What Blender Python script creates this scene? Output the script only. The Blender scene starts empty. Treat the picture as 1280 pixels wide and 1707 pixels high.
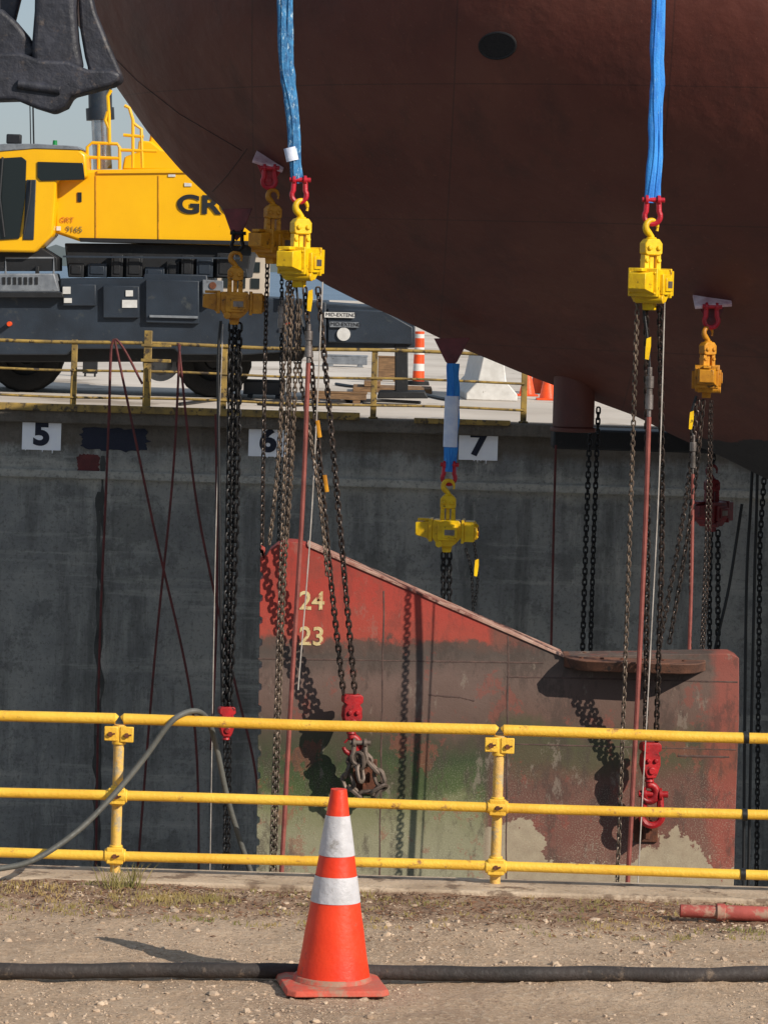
import bpy, bmesh, math, random
import numpy as np
from mathutils import Vector, Matrix, noise
from mathutils.bvhtree import BVHTree
random.seed(7); rng=np.random.default_rng(7)
scene=bpy.context.scene
F=5690.0; ZC=2.63; TH=math.radians(1.7); CT,ST=math.cos(TH),math.sin(TH)
def P(px,py,Y):
    u=px-640; v=py-450
    a=u*CT+v*ST; b=-u*ST+v*CT
    return Vector((a*Y/F,Y,ZC-b*Y/F))
def lin(r,g,b):
    f=lambda c:(c/255/12.92 if c/255<=0.04045 else ((c/255+0.055)/1.055)**2.4)
    return (f(r),f(g),f(b),1)
# ---------------------------------------------------------------- materials
def ramp(nt,src,stops):
    r=nt.nodes.new('ShaderNodeValToRGB'); nt.links.new(src,r.inputs[0])
    e=r.color_ramp.elements
    e[0].position=stops[0][0]; e[0].color=stops[0][1]
    e[1].position=stops[-1][0]; e[1].color=stops[-1][1]
    for p,c in stops[1:-1]:
        k=e.new(p); k.color=c
    return r.outputs[0]
W=(1,1,1,1); K=(0,0,0,1)
def g(v): return (v,v,v,1)
def mixc(nt,fac,a,b,mode='MIX'):
    m=nt.nodes.new('ShaderNodeMix'); m.data_type='RGBA'; m.blend_type=mode
    if isinstance(fac,(int,float)): m.inputs[0].default_value=fac
    else: nt.links.new(fac,m.inputs[0])
    for i,s in ((6,a),(7,b)):
        if isinstance(s,tuple): m.inputs[i].default_value=s
        else: nt.links.new(s,m.inputs[i])
    return m.outputs[2]
def mathn(nt,op,a,b=None,clamp=False):
    m=nt.nodes.new('ShaderNodeMath'); m.operation=op; m.use_clamp=clamp
    for i,s in enumerate((a,b)):
        if s is None: continue
        if isinstance(s,(int,float)): m.inputs[i].default_value=s
        else: nt.links.new(s,m.inputs[i])
    return m.outputs[0]
def noisen(nt,vec,scale,stretch=None,detail=6,rough=.6,off=0):
    if stretch or off:
        mp=nt.nodes.new('ShaderNodeMapping'); nt.links.new(vec,mp.inputs[0])
        mp.inputs['Scale'].default_value=stretch or (1,1,1); mp.inputs['Location'].default_value=(off,off*1.7,off*.6)
        vec=mp.outputs[0]
    n=nt.nodes.new('ShaderNodeTexNoise'); nt.links.new(vec,n.inputs['Vector'])
    n.inputs['Scale'].default_value=scale; n.inputs['Detail'].default_value=detail; n.inputs['Roughness'].default_value=rough
    return n.outputs[0]
def newmat(name):
    m=bpy.data.materials.new(name); m.use_nodes=True
    nt=m.node_tree; b=nt.nodes['Principled BSDF']
    return m,nt,b
def bumpn(nt,b,h,strength,dist=.01):
    n=nt.nodes.new('ShaderNodeBump'); n.inputs['Strength'].default_value=strength; n.inputs['Distance'].default_value=dist
    nt.links.new(h,n.inputs['Height']); nt.links.new(n.outputs[0],b.inputs['Normal'])
def mat(name,c1,c2=None,scale=6,rough=.55,metal=0,bump=.25,bscale=60,dirt=None,damt=.55,dscale=9,stretch=None,dist=.01,world=False):
    m,nt,b=newmat(name)
    if world: vec=nt.nodes.new('ShaderNodeNewGeometry').outputs['Position']
    else: vec=nt.nodes.new('ShaderNodeTexCoord').outputs['Object']
    c2=c2 or tuple(x*.7 for x in c1[:3])+(1,)
    n1=noisen(nt,vec,scale,stretch)
    col=ramp(nt,n1,[(.36,c1),(.66,c2)])
    if dirt:
        n2=noisen(nt,vec,dscale,stretch,8,.7,off=5)
        f=ramp(nt,n2,[(damt,K),(damt+.08,W)])
        col=mixc(nt,f,col,dirt)
    nt.links.new(col,b.inputs['Base Color'])
    n3=noisen(nt,vec,bscale,None,5,.6,off=2)
    nt.links.new(ramp(nt,n3,[(.2,(rough*.7,)*3+(1,)),(.8,(min(1,rough*1.3),)*3+(1,))]),b.inputs['Roughness'])
    b.inputs['Metallic'].default_value=metal
    bumpn(nt,b,n3,bump,dist)
    return m
M={}
M['yellow']=mat('hoist_yellow',lin(238,196,10),lin(208,160,8),rough=.45,dirt=lin(95,70,20),damt=.6,dscale=14)
M['ochre']=mat('hoist_ochre',lin(210,145,28),lin(165,104,16),rough=.5,dirt=lin(70,45,20),damt=.58,dscale=14)
M['red']=mat('hoist_red',lin(180,24,30),lin(130,15,20),rough=.45,dirt=lin(60,15,15),damt=.57,dscale=18)
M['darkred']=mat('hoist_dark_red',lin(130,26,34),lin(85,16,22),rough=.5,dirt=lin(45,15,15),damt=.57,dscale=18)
M['pinkred']=mat('shackle_red',lin(200,30,50),lin(155,20,35),rough=.4)
M['maroon']=mat('lug_maroon',lin(120,48,52),lin(80,34,36),rough=.5)
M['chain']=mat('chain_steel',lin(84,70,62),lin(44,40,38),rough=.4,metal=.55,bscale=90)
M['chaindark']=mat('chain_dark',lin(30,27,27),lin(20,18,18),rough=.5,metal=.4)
M['chainlit']=mat('chain_sunlit',lin(124,106,90),lin(66,56,48),rough=.5,metal=.35)  # paler copy of the chain steel, with sunlight put into its colour
M['steel']=mat('coupling_steel',lin(150,140,135),lin(100,92,86),rough=.4,metal=.7)
M['rustchain']=mat('rusty_chain',lin(136,120,108),lin(78,66,58),rough=.6,metal=.35)
M['hosered']=mat('hose_red',lin(150,80,70),lin(120,60,52),rough=.6)
M['hoseblack']=mat('hose_black',lin(26,26,28),lin(18,18,20),rough=.5)
M['crack']=mat('wall_crack_dark',lin(48,48,46),lin(78,78,74),scale=3,rough=.9)
M['wire']=mat('wire_pale',lin(200,190,180),lin(150,140,130),rough=.5)
M['ropered']=mat('rope_red',lin(105,45,44),lin(72,34,33),rough=.8)
M['blue']=mat('sling_blue',lin(58,150,228),lin(30,108,195),scale=9,rough=.75,bump=.6,bscale=80,dirt=lin(130,180,210),damt=.6,dscale=25,stretch=(3,3,.4))
M['bluedark']=mat('sling_blue_worn',lin(60,132,182),lin(26,76,122),scale=14,rough=.8,bump=.7,bscale=60,dirt=lin(165,192,208),damt=.56,dscale=22,stretch=(2,2,.8))
M['wrap']=mat('sling_label',lin(225,228,240),lin(190,200,225),rough=.5)
M['white']=mat('white_paint',lin(212,211,208),lin(190,188,184),rough=.6,dirt=lin(130,125,115),damt=.64)
M['signwhite']=mat('sign_white',lin(250,250,252),lin(242,242,248),scale=5,rough=.6,dirt=lin(190,190,194),damt=.68,dscale=12,bump=.1)
M['padpink']=mat('pad_primer',lin(225,205,212),lin(175,130,140),rough=.6)
M['railyellow']=mat('railing_yellow',lin(236,190,66),lin(220,168,48),scale=4,rough=.5,dirt=lin(150,105,62),damt=.59,dscale=13,bump=.35)
M['railpost']=mat('railing_post_worn',lin(228,184,74),lin(200,160,98),scale=7,rough=.6,dirt=lin(170,155,125),damt=.5,dscale=13,bump=.4)
M['farrail']=mat('far_rail_yellow',lin(165,135,66),lin(115,95,54),scale=5,rough=.6,dirt=lin(65,54,42),damt=.52)
M['rust']=mat('rust',lin(110,62,38),lin(70,40,28),rough=.85,scale=14,bump=.5)
M['tape']=mat('black_tape',lin(25,25,27),rough=.5)
M['coneor']=mat('cone_orange',lin(232,62,22),lin(214,48,16),scale=5,rough=.45,dirt=lin(170,72,48),damt=.61,dscale=10,bump=.15)
M['conebase']=mat('cone_base_dusty',lin(200,78,58),lin(165,90,74),scale=9,rough=.8,dirt=lin(155,118,98),damt=.48,dscale=7)
M['reflect']=mat('cone_reflective',lin(200,199,203),lin(176,175,178),scale=10,rough=.4,dirt=lin(140,136,132),damt=.6,dscale=14,bump=.4,bscale=30)
M['hosedk']=mat('rubber_hose_dusty',lin(58,50,47),lin(40,35,33),scale=5,rough=.75,dirt=lin(105,90,76),damt=.58,dscale=9,bump=.5)
M['hosegrey']=mat('rubber_hose_grey',lin(92,92,87),lin(72,72,67),rough=.6)
M['pipered']=mat('pipe_red',lin(175,82,72),lin(140,62,54),scale=6,rough=.7,dirt=lin(165,130,110),damt=.54)
M['anchor']=mat('anchor_black',lin(54,55,64),lin(30,31,38),scale=3.5,rough=.55,bump=.6,bscale=11,dist=.025,dirt=lin(76,68,66),damt=.57,dscale=8)
M['craneyel']=mat('crane_yellow',lin(240,182,6),lin(232,172,5),scale=1,rough=.32,bump=.03,dirt=lin(205,148,15),damt=.64,dscale=3)
M['carrier']=mat('carrier_slate',lin(38,48,60),lin(28,36,46),scale=2,rough=.5,dirt=lin(60,64,66),damt=.6,dscale=4)
M['darkmetal']=mat('dark_metal',lin(22,24,28),lin(13,14,17),rough=.6,dirt=lin(44,44,44),damt=.6)
M['greymetal']=mat('grey_panel',lin(125,130,136),lin(98,103,110),rough=.5,dirt=lin(66,66,66),damt=.58)
M['tyre']=mat('tyre_rubber',lin(16,16,17),lin(11,11,11),rough=.9)
M['chrome']=mat('cylinder_chrome',lin(190,195,200),rough=.2,metal=.9,bump=0)
M['black']=mat('lettering_black',lin(22,24,30),rough=.6)
M['navy']=mat('patch_navy',lin(24,28,46),lin(32,36,52),scale=4,rough=.8,dirt=lin(64,68,78),damt=.64)
M['cream']=mat('lettering_cream',lin(220,200,148),lin(195,168,116),scale=20,rough=.7,dirt=lin(160,72,58),damt=.54,dscale=15)
M['orange']=mat('drum_orange',lin(235,80,20),rough=.5)
M['wood']=mat('timber',lin(135,104,72),lin(88,66,46),rough=.8,stretch=(1,8,8))
M['green']=mat('beacon_green',lin(20,140,70),rough=.3)
M['pinklet']=mat('lettering_red',lin(190,105,40),rough=.5)
M['greylet']=mat('lettering_grey',lin(110,100,70),rough=.5)
def glass():
    m,nt,b=newmat('cab_glass'); b.inputs['Base Color'].default_value=lin(28,36,38); b.inputs['Roughness'].default_value=.08
    b.inputs['Metallic'].default_value=.2; return m
M['glass']=glass()
def hullmat():
    m,nt,b=newmat('hull_antifouling')
    pos=nt.nodes.new('ShaderNodeNewGeometry').outputs['Position']
    n1=noisen(nt,pos,.7,None,7,.6)
    col=ramp(nt,n1,[(.32,lin(106,60,48)),(.55,lin(95,48,39)),(.72,lin(76,39,33))])
    st=noisen(nt,pos,1.6,(1,1,.18),8,.7,off=3)
    col=mixc(nt,ramp(nt,st,[(.52,K),(.68,g(.55))]),col,lin(64,37,32))
    st3=noisen(nt,pos,2.4,(1,1,.12),8,.7,off=31)
    col=mixc(nt,ramp(nt,st3,[(.58,K),(.72,g(.45))]),col,lin(124,72,57))
    sp=noisen(nt,pos,26,None,3,.6,off=9)
    col=mixc(nt,ramp(nt,sp,[(.66,K),(.72,g(.4))]),col,lin(138,88,72))
    sep=nt.nodes.new('ShaderNodeSeparateXYZ'); nt.links.new(pos,sep.inputs[0])
    def seam(c,period,off,w):
        a=mathn(nt,'ADD',c,off); a=mathn(nt,'MODULO',mathn(nt,'ADD',a,100*period),period)
        a=mathn(nt,'SUBTRACT',a,period/2); a=mathn(nt,'ABSOLUTE',a)
        return mathn(nt,'LESS_THAN',a,w)
    s=mathn(nt,'MAXIMUM',seam(sep.outputs[0],2.1,.4,.008),seam(sep.outputs[2],1.35,.2,.006))
    col=mixc(nt,mathn(nt,'MULTIPLY',s,.45),col,lin(46,26,23))
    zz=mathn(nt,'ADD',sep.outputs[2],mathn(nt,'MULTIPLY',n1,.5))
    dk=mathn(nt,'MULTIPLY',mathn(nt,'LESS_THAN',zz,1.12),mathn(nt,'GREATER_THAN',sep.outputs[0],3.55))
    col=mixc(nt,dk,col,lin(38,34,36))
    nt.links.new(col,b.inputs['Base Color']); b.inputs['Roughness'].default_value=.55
    big=noisen(nt,pos,1.1,None,3,.5,off=4)
    h=mathn(nt,'ADD',mathn(nt,'MULTIPLY',big,3.),mathn(nt,'MULTIPLY',noisen(nt,pos,14),.25))
    bumpn(nt,b,h,.4,.05)
    return m
M['hull']=hullmat()
M['hulldark']=mat('hull_opening_dark',lin(22,20,24),rough=.7)
def ruddermat():
    m,nt,b=newmat('rudder_weathered')
    pos=nt.nodes.new('ShaderNodeNewGeometry').outputs['Position']
    sep=nt.nodes.new('ShaderNodeSeparateXYZ'); nt.links.new(pos,sep.inputs[0])
    x,z=sep.outputs[0],sep.outputs[2]
    n=noisen(nt,pos,1.5,None,9,.62); nf=noisen(nt,pos,9,None,7,.65,off=3)
    d=mathn(nt,'ADD',mathn(nt,'MULTIPLY',mathn(nt,'SUBTRACT',n,.5),.6),mathn(nt,'MULTIPLY',mathn(nt,'SUBTRACT',nf,.5),.2))
    t=mathn(nt,'DIVIDE',mathn(nt,'ADD',mathn(nt,'ADD',z,d),3.2),3.5,True)
    left=ramp(nt,t,[(0,lin(152,147,122)),(.20,lin(138,134,106)),(.265,lin(116,116,80)),(.30,lin(72,86,44)),(.38,lin(52,64,34)),(.45,lin(74,66,50)),(.50,lin(98,76,66)),(.60,lin(110,88,79)),(.67,lin(82,70,63)),(.70,lin(94,70,60)),(.712,lin(162,68,53)),(.80,lin(170,62,49)),(1,lin(158,55,44))])
    right=ramp(nt,t,[(0,lin(128,102,88)),(.20,lin(114,72,61)),(.36,lin(101,68,57)),(.42,lin(80,72,50)),(.47,lin(76,74,50)),(.52,lin(101,76,65)),(.62,lin(106,86,77)),(.68,lin(84,72,65)),(.72,lin(122,74,61)),(1,lin(132,70,57))])
    xr=mathn(nt,'ADD',x,mathn(nt,'MULTIPLY',d,.12))
    fx=mathn(nt,'DIVIDE',mathn(nt,'SUBTRACT',xr,1.05),.06,True)
    col=mixc(nt,fx,left,right)
    fe=mathn(nt,'DIVIDE',mathn(nt,'SUBTRACT',mathn(nt,'ADD',x,mathn(nt,'MULTIPLY',d,.9)),3.05),.1,True)
    col=mixc(nt,mathn(nt,'MULTIPLY',fe,.6),col,lin(158,72,58))
    n2=noisen(nt,pos,2.6,(1,1,.8),10,.76,off=7)
    col=mixc(nt,ramp(nt,n2,[(.57,K),(.585,g(.45))]),col,lin(140,68,55))
    n4=noisen(nt,pos,3.4,(1,1,.45),10,.76,off=12)
    topf=mathn(nt,'SUBTRACT',1,mathn(nt,'MULTIPLY',mathn(nt,'GREATER_THAN',t,.71),.5))
    col=mixc(nt,mathn(nt,'MULTIPLY',ramp(nt,n4,[(.50,K),(.58,g(.6))]),topf),col,lin(66,53,46))
    n6=noisen(nt,pos,3.4,(1,1,.5),10,.77,off=17)
    col=mixc(nt,mathn(nt,'MULTIPLY',ramp(nt,n6,[(.58,K),(.61,g(.55))]),topf),col,lin(136,122,108))
    ns=noisen(nt,pos,6,(1,1,.06),8,.7,off=27)
    col=mixc(nt,ramp(nt,ns,[(.58,K),(.7,g(.35))]),col,lin(60,48,42))
    zz=mathn(nt,'ADD',z,mathn(nt,'MULTIPLY',d,2.0))
    lowp=mathn(nt,'LESS_THAN',mathn(nt,'ADD',zz,ramp(nt,noisen(nt,pos,1.3,(1,1,.01),2,.5,off=40),[(.35,g(0)),(.65,g(.55))])),-2.36)
    peel=mathn(nt,'MULTIPLY',lowp,fx)
    col=mixc(nt,mathn(nt,'MULTIPLY',peel,.9),col,mixc(nt,nf,lin(190,176,148),lin(138,120,100)))
    sp=noisen(nt,pos,85,None,2,.5,off=1)
    zl=mathn(nt,'DIVIDE',mathn(nt,'SUBTRACT',-1.6,z),.8,True)
    patch=ramp(nt,noisen(nt,pos,3,None,6,.7,off=23),[(.4,g(.15)),(.6,g(1))])
    col=mixc(nt,mathn(nt,'MULTIPLY',mathn(nt,'MULTIPLY',ramp(nt,sp,[(.52,K),(.62,W)]),patch),mathn(nt,'MULTIPLY',zl,.4)),col,lin(184,178,154))
    col=mixc(nt,mathn(nt,'MULTIPLY',ramp(nt,noisen(nt,pos,60,None,3,.6,off=21),[(.56,K),(.66,W)]),.2),col,lin(60,50,42))
    nt.links.new(col,b.inputs['Base Color']); b.inputs['Roughness'].default_value=.7
    bumpn(nt,b,mathn(nt,'ADD',nf,mathn(nt,'MULTIPLY',sp,.4)),.3,.01)
    return m
M['rudder']=ruddermat()
M['seam']=mat('weld_seam',lin(100,76,68),lin(70,54,48),scale=12,rough=.7)
M['plate']=mat('rusty_flange',lin(122,80,60),lin(80,56,46),scale=5,rough=.8,dirt=lin(56,44,40),damt=.55,bump=.5,dscale=7)
M['topplate']=mat('rudder_top_edge',lin(185,152,135),lin(145,95,80),scale=6,rough=.7,dirt=lin(110,56,46),damt=.52,dscale=5)
def wallmat():
    m,nt,b=newmat('dock_wall_concrete')
    pos=nt.nodes.new('ShaderNodeNewGeometry').outputs['Position']
    sep=nt.nodes.new('ShaderNodeSeparateXYZ'); nt.links.new(pos,sep.inputs[0])
    n=noisen(nt,pos,.5,None,10,.7)
    col=ramp(nt,n,[(.3,lin(198,194,184)),(.46,lin(178,176,170)),(.54,lin(160,159,155)),(.7,lin(132,132,130))])
    st=noisen(nt,pos,1.5,(1,1,.1),9,.75,off=3)
    col=mixc(nt,ramp(nt,st,[(.48,K),(.62,g(.7))]),col,lin(102,102,98))
    st2=noisen(nt,pos,2.2,(1,1,.2),9,.75,off=8)
    col=mixc(nt,ramp(nt,st2,[(.55,K),(.66,g(.6))]),col,lin(226,221,210))
    blk=noisen(nt,pos,1.1,(1,1,.9),10,.78,off=33)
    col=mixc(nt,ramp(nt,blk,[(.53,K),(.57,g(.5))]),col,lin(114,114,110))
    hs=noisen(nt,pos,2.2,(.12,1,1.6),8,.7,off=11)
    col=mixc(nt,ramp(nt,hs,[(.56,K),(.66,g(.5))]),col,lin(216,212,202))
    n7=noisen(nt,pos,1.8,(1,1,.5),8,.7,off=19)
    zb=mathn(nt,'ADD',sep.outputs[2],mathn(nt,'MULTIPLY',n7,.5))
    band=mathn(nt,'SUBTRACT',1,mathn(nt,'DIVIDE',mathn(nt,'ABSOLUTE',mathn(nt,'ADD',zb,.3)),.22,True),True)
    col=mixc(nt,mathn(nt,'MULTIPLY',band,.7),col,lin(228,222,208))
    zt=mathn(nt,'ADD',sep.outputs[2],mathn(nt,'MULTIPLY',noisen(nt,pos,3,(1,1,.4),8,.7,off=2),.5))
    top=mathn(nt,'DIVIDE',mathn(nt,'SUBTRACT',zt,.02),.15,True)
    col=mixc(nt,mathn(nt,'MULTIPLY',top,.75),col,lin(104,88,70))
    sp=noisen(nt,pos,16,None,9,.8,off=15)
    col=mixc(nt,ramp(nt,sp,[(.52,K),(.6,g(.5))]),col,lin(90,87,80))
    nt.links.new(col,b.inputs['Base Color']); b.inputs['Roughness'].default_value=.9
    bumpn(nt,b,mathn(nt,'ADD',sp,mathn(nt,'ADD',mathn(nt,'MULTIPLY',st,1.5),mathn(nt,'MULTIPLY',blk,2))),1,.07)
    return m
M['wall']=wallmat()
def groundmat():
    m,nt,b=newmat('gravel_dirt')
    pos=nt.nodes.new('ShaderNodeNewGeometry').outputs['Position']
    sep=nt.nodes.new('ShaderNodeSeparateXYZ'); nt.links.new(pos,sep.inputs[0])
    n=noisen(nt,pos,1.3,None,9,.7)
    col=ramp(nt,n,[(.3,lin(202,174,146)),(.5,lin(186,158,130)),(.7,lin(160,133,108))])
    n2=noisen(nt,pos,38,None,6,.75,off=4)
    col=mixc(nt,ramp(nt,n2,[(.5,K),(.62,g(.6))]),col,lin(214,192,166))
    n3=noisen(nt,pos,45,None,6,.75,off=9)
    col=mixc(nt,ramp(nt,n3,[(.53,K),(.64,g(.6))]),col,lin(110,87,68))
    yy=mathn(nt,'ADD',sep.outputs[1],mathn(nt,'MULTIPLY',n,.9))
    f=mathn(nt,'DIVIDE',mathn(nt,'SUBTRACT',yy,14.1),.35,True)
    n5=noisen(nt,pos,9,None,8,.75,off=14)
    col=mixc(nt,mathn(nt,'MULTIPLY',f,ramp(nt,n5,[(.38,g(.1)),(.54,g(.8))])),col,lin(128,94,70))
    nt.links.new(col,b.inputs['Base Color']); b.inputs['Roughness'].default_value=.95
    bumpn(nt,b,mathn(nt,'ADD',n2,n3),1,.015)
    return m
M['ground']=groundmat()
M['stone']=mat('gravel_stone',lin(196,174,150),lin(150,126,104),scale=9,rough=.95,world=True)
M['cope']=mat('coping_concrete',lin(192,172,148),lin(156,136,114),scale=3,rough=.9,dirt=lin(118,98,80),damt=.52,dscale=6,bump=.6,world=True)
M['farground']=mat('far_yard_concrete',lin(208,198,186),lin(182,171,158),scale=.25,rough=.9,dirt=lin(150,138,124),damt=.56,dscale=.5,world=True)
M['grass']=mat('dry_grass',lin(172,146,92),lin(105,108,56),scale=2,rough=.8,world=True)
M['leaf']=mat('dead_leaves',lin(126,88,62),lin(88,62,44),scale=3,rough=.9,world=True)
M['water']=mat('harbour_water',lin(80,104,128),lin(66,90,114),scale=.02,rough=.3,bump=.2,bscale=.3,world=True)
M['trees']=mat('far_shore_trees',lin(100,108,110),lin(84,96,98),scale=.05,rough=1,world=True)
M['bldg']=mat('far_building',lin(180,168,152),lin(160,148,134),scale=.2,rough=.9)
# ---------------------------------------------------------------- mesh builder
def setmeta(o,label,cat,group=None):
    o['label']=label; o['category']=cat
    if group: o['group']=group
    return o
def structure(o): o['kind']='structure'; return o
def empty(name,loc,label,cat,group=None):
    o=bpy.data.objects.new(name,None); o.empty_display_size=.1; o.location=loc
    scene.collection.objects.link(o); return setmeta(o,label,cat,group)
class MB:
    def __init__(s): s.v=[]; s.f=[]
    def add(s,vs,fs):
        n=len(s.v); s.v.extend([tuple(a) for a in vs]); s.f.extend([tuple(i+n for i in f) for f in fs])
    def box(s,x0,x1,y0,y1,z0,z1):
        s.add([(x0,y0,z0),(x1,y0,z0),(x1,y1,z0),(x0,y1,z0),(x0,y0,z1),(x1,y0,z1),(x1,y1,z1),(x0,y1,z1)],
              [(0,3,2,1),(4,5,6,7),(0,1,5,4),(1,2,6,5),(2,3,7,6),(3,0,4,7)])
    def taper(s,x0,x1,y0,z0,y1,z1,zc0,zc1):
        a=[(x0,-y0,zc0-z0),(x0,y0,zc0-z0),(x0,y0,zc0+z0),(x0,-y0,zc0+z0),(x1,-y1,zc1-z1),(x1,y1,zc1-z1),(x1,y1,zc1+z1),(x1,-y1,zc1+z1)]
        s.add(a,[(0,1,2,3),(7,6,5,4),(0,4,5,1),(1,5,6,2),(2,6,7,3),(3,7,4,0)])
    def cyl(s,p0,p1,r0,r1=None,seg=18):
        r1=r0 if r1 is None else r1
        s.tube([p0,p1],[r0,r1],seg)
    def tube(s,pts,r,seg=8,closed=False,flat=1.0,ref=None):
        pts=[Vector(p) for p in pts]; n=len(pts)
        rs=r if isinstance(r,(list,tuple)) else [r]*n
        T=[]
        for i in range(n):
            a=pts[(i-1)%n] if (closed or i>0) else pts[i]; b=pts[(i+1)%n] if (closed or i<n-1) else pts[i]
            T.append((b-a).normalized())
        up=Vector(ref) if ref else (Vector((0,1,0)) if abs(T[0].y)<.9 else Vector((1,0,0)))
        vs=[];fs=[]
        N=(up-T[0]*up.dot(T[0])).normalized()
        for i in range(n):
            N=(N-T[i]*N.dot(T[i])).normalized(); B=T[i].cross(N)
            for k in range(seg):
                a=2*math.pi*k/seg
                vs.append(pts[i]+N*math.cos(a)*rs[i]*flat+B*math.sin(a)*rs[i])
        m=n if closed else n-1
        for i in range(m):
            j=(i+1)%n
            for k in range(seg):
                l=(k+1)%seg
                fs.append((i*seg+k,i*seg+l,j*seg+l,j*seg+k))
        if not closed:
            fs.append(tuple(range(seg-1,-1,-1))); fs.append(tuple((n-1)*seg+k for k in range(seg)))
        s.add(vs,fs)
    def prism(s,pts,y0,y1):
        n=len(pts); v=[(p[0],y0,p[1]) for p in pts]+[(p[0],y1,p[1]) for p in pts]
        f=[tuple(range(n)),tuple(range(2*n-1,n-1,-1))]+[(i,(i+1)%n,n+(i+1)%n,n+i) for i in range(n)]
        s.add(v,f)
    def pprism(s,pp,Y,y0,y1):
        s.prism([(P(a,b,Y).x,P(a,b,Y).z) for a,b in pp],y0,y1)
    def obj(s,name,mat,parent=None,Mx=None,bevel=0,sharp=38,recalc=True,origin=None,seg=2,top=None):
        vs=np.array(s.v,dtype=float)
        if Mx is not None:
            A=np.array(Mx); vs=vs@A[:3,:3].T+A[:3,3]
        ref=top or parent
        if ref is not None: o0=np.array(ref.location)
        elif origin is not None: o0=np.array(origin)
        else: o0=np.array([(vs[:,0].min()+vs[:,0].max())/2,(vs[:,1].min()+vs[:,1].max())/2,vs[:,2].min()])
        me=bpy.data.meshes.new(name); me.from_pydata((vs-o0).tolist(),[],s.f)
        if recalc:
            bm=bmesh.new(); bm.from_mesh(me); bmesh.ops.recalc_face_normals(bm,faces=bm.faces); bm.to_mesh(me); bm.free()
        me.polygons.foreach_set('use_smooth',[True]*len(me.polygons)); me.set_sharp_from_angle(angle=math.radians(sharp))
        me.materials.append(mat if not isinstance(mat,str) else M[mat])
        o=bpy.data.objects.new(name,me); scene.collection.objects.link(o)
        if parent is not None: o.parent=parent
        else: o.location=o0
        if bevel:
            b=o.modifiers.new('bevel','BEVEL'); b.width=bevel; b.segments=seg; b.limit_method='ANGLE'; b.angle_limit=math.radians(40)
        return o
def link_proto(d,a=12,b=6):
    hl=2*d; w=1.15*d; r=d/2; st=hl-w
    c=[]
    for i in range(a):
        t=2*math.pi*(i+.5)/a
        c.append(Vector((w*math.cos(t),0,(st if math.sin(t)>0 else -st)+w*math.sin(t))))
    m=MB(); m.tube(c,r,b,closed=True,ref=(0,1,0)); return np.array(m.v),m.f
def smooth(pts,n=8):
    pts=[Vector(p) for p in pts]
    if len(pts)<3: return pts
    out=[]
    for i in range(len(pts)-1):
        p0=pts[max(0,i-1)];p1=pts[i];p2=pts[i+1];p3=pts[min(len(pts)-1,i+2)]
        for k in range(n):
            t=k/n
            out.append(.5*((2*p1)+(p2-p0)*t+(2*p0-5*p1+4*p2-p3)*t*t+(3*p1-p0-3*p2+p3)*t**3))
    out.append(pts[-1]); return out
def add_chain(mb,pts,d,jit=.12,a=12,b=6):
    V,Fc=link_proto(d,a,b)
    pts=[Vector(p) for p in pts]
    L=[0]
    for i in range(len(pts)-1): L.append(L[-1]+(pts[i+1]-pts[i]).length)
    pitch=3*d; n=int(L[-1]/pitch); j=0; base=random.uniform(.2,.6)
    for i in range(n):
        s=(i+.5)*pitch
        while j<len(pts)-2 and L[j+1]<s: j+=1
        t=(s-L[j])/(L[j+1]-L[j]); p=pts[j].lerp(pts[j+1],t); dr=(pts[j+1]-pts[j]).normalized()
        q=Vector((0,0,1)).rotation_difference(dr)
        R=(q.to_matrix()@Matrix.Rotation(base+math.pi/2*(i%2)+random.uniform(-jit,jit)+i*.004,3,'Z'))
        vs=V@np.array(R).T+np.array(p)
        nn=len(mb.v); mb.v.extend(map(tuple,vs.tolist())); mb.f.extend([tuple(k+nn for k in f) for f in Fc])
def text_mesh(body,size,mat,loc,parent=None,offset=0,name='lettering',rot=None,shear=0,xs=1,thick=.002):
    c=bpy.data.curves.new('t','FONT'); c.body=body; c.size=size; c.align_x='CENTER'; c.align_y='CENTER'; c.extrude=thick; c.offset=offset; c.shear=shear
    to=bpy.data.objects.new('t',c); scene.collection.objects.link(to)
    bpy.context.view_layer.update()
    me=bpy.data.meshes.new_from_object(to.evaluated_get(bpy.context.evaluated_depsgraph_get()))
    bpy.data.objects.remove(to)
    A=Matrix.Translation(loc)@(rot or Matrix.Identity(4))@Matrix.Rotation(math.pi/2,4,'X')@Matrix.Diagonal((xs,1,1,1))
    me.transform(A)
    if parent: me.transform(Matrix.Translation(-Vector(parent.location)))
    me.materials.clear(); me.materials.append(M[mat])
    o=bpy.data.objects.new(name,me); scene.collection.objects.link(o); o.parent=parent
    return o
# ---------------------------------------------------------------- ship hull
YS=39.0; DECK=6.2; BMAX=6.0
cont=[(60,-125),(88,-50),(112,0),(148,80),(198,150),(248,222),(298,280),(345,325),(400,373),(470,428),(540,473),(600,503),(680,538),(750,572),(870,622),(1000,672),(1060,694),(1130,730),(1200,760),(1280,800)]
cp=[P(a,b,YS) for a,b in cont]
cx=[p.x for p in cp]+[6,8,12,30]; cz=[p.z for p in cp]+[-.35,-.75,-.9,-.9]
def zk(x):
    h=.02 if x<-2 else .08
    return min(DECK,float(np.mean([np.interp(x+d,cx,cz) for d in (-h,-h/2,0,h/2,h)])))
X0=float(np.interp(-DECK,[-c for c in cz[:4]],cx[:4]))
def Bx(x):
    if x>=5: return BMAX
    return max(.02,BMAX*(1-((5-x)/(5-X0+.02))**2.8))
xs=list(np.linspace(X0+.01,5.2,150))+list(np.linspace(5.6,30,30))
NU=48
us=[(i/(NU))**1.6 for i in range(NU+1)]
hv=[];hf=[]
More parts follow.
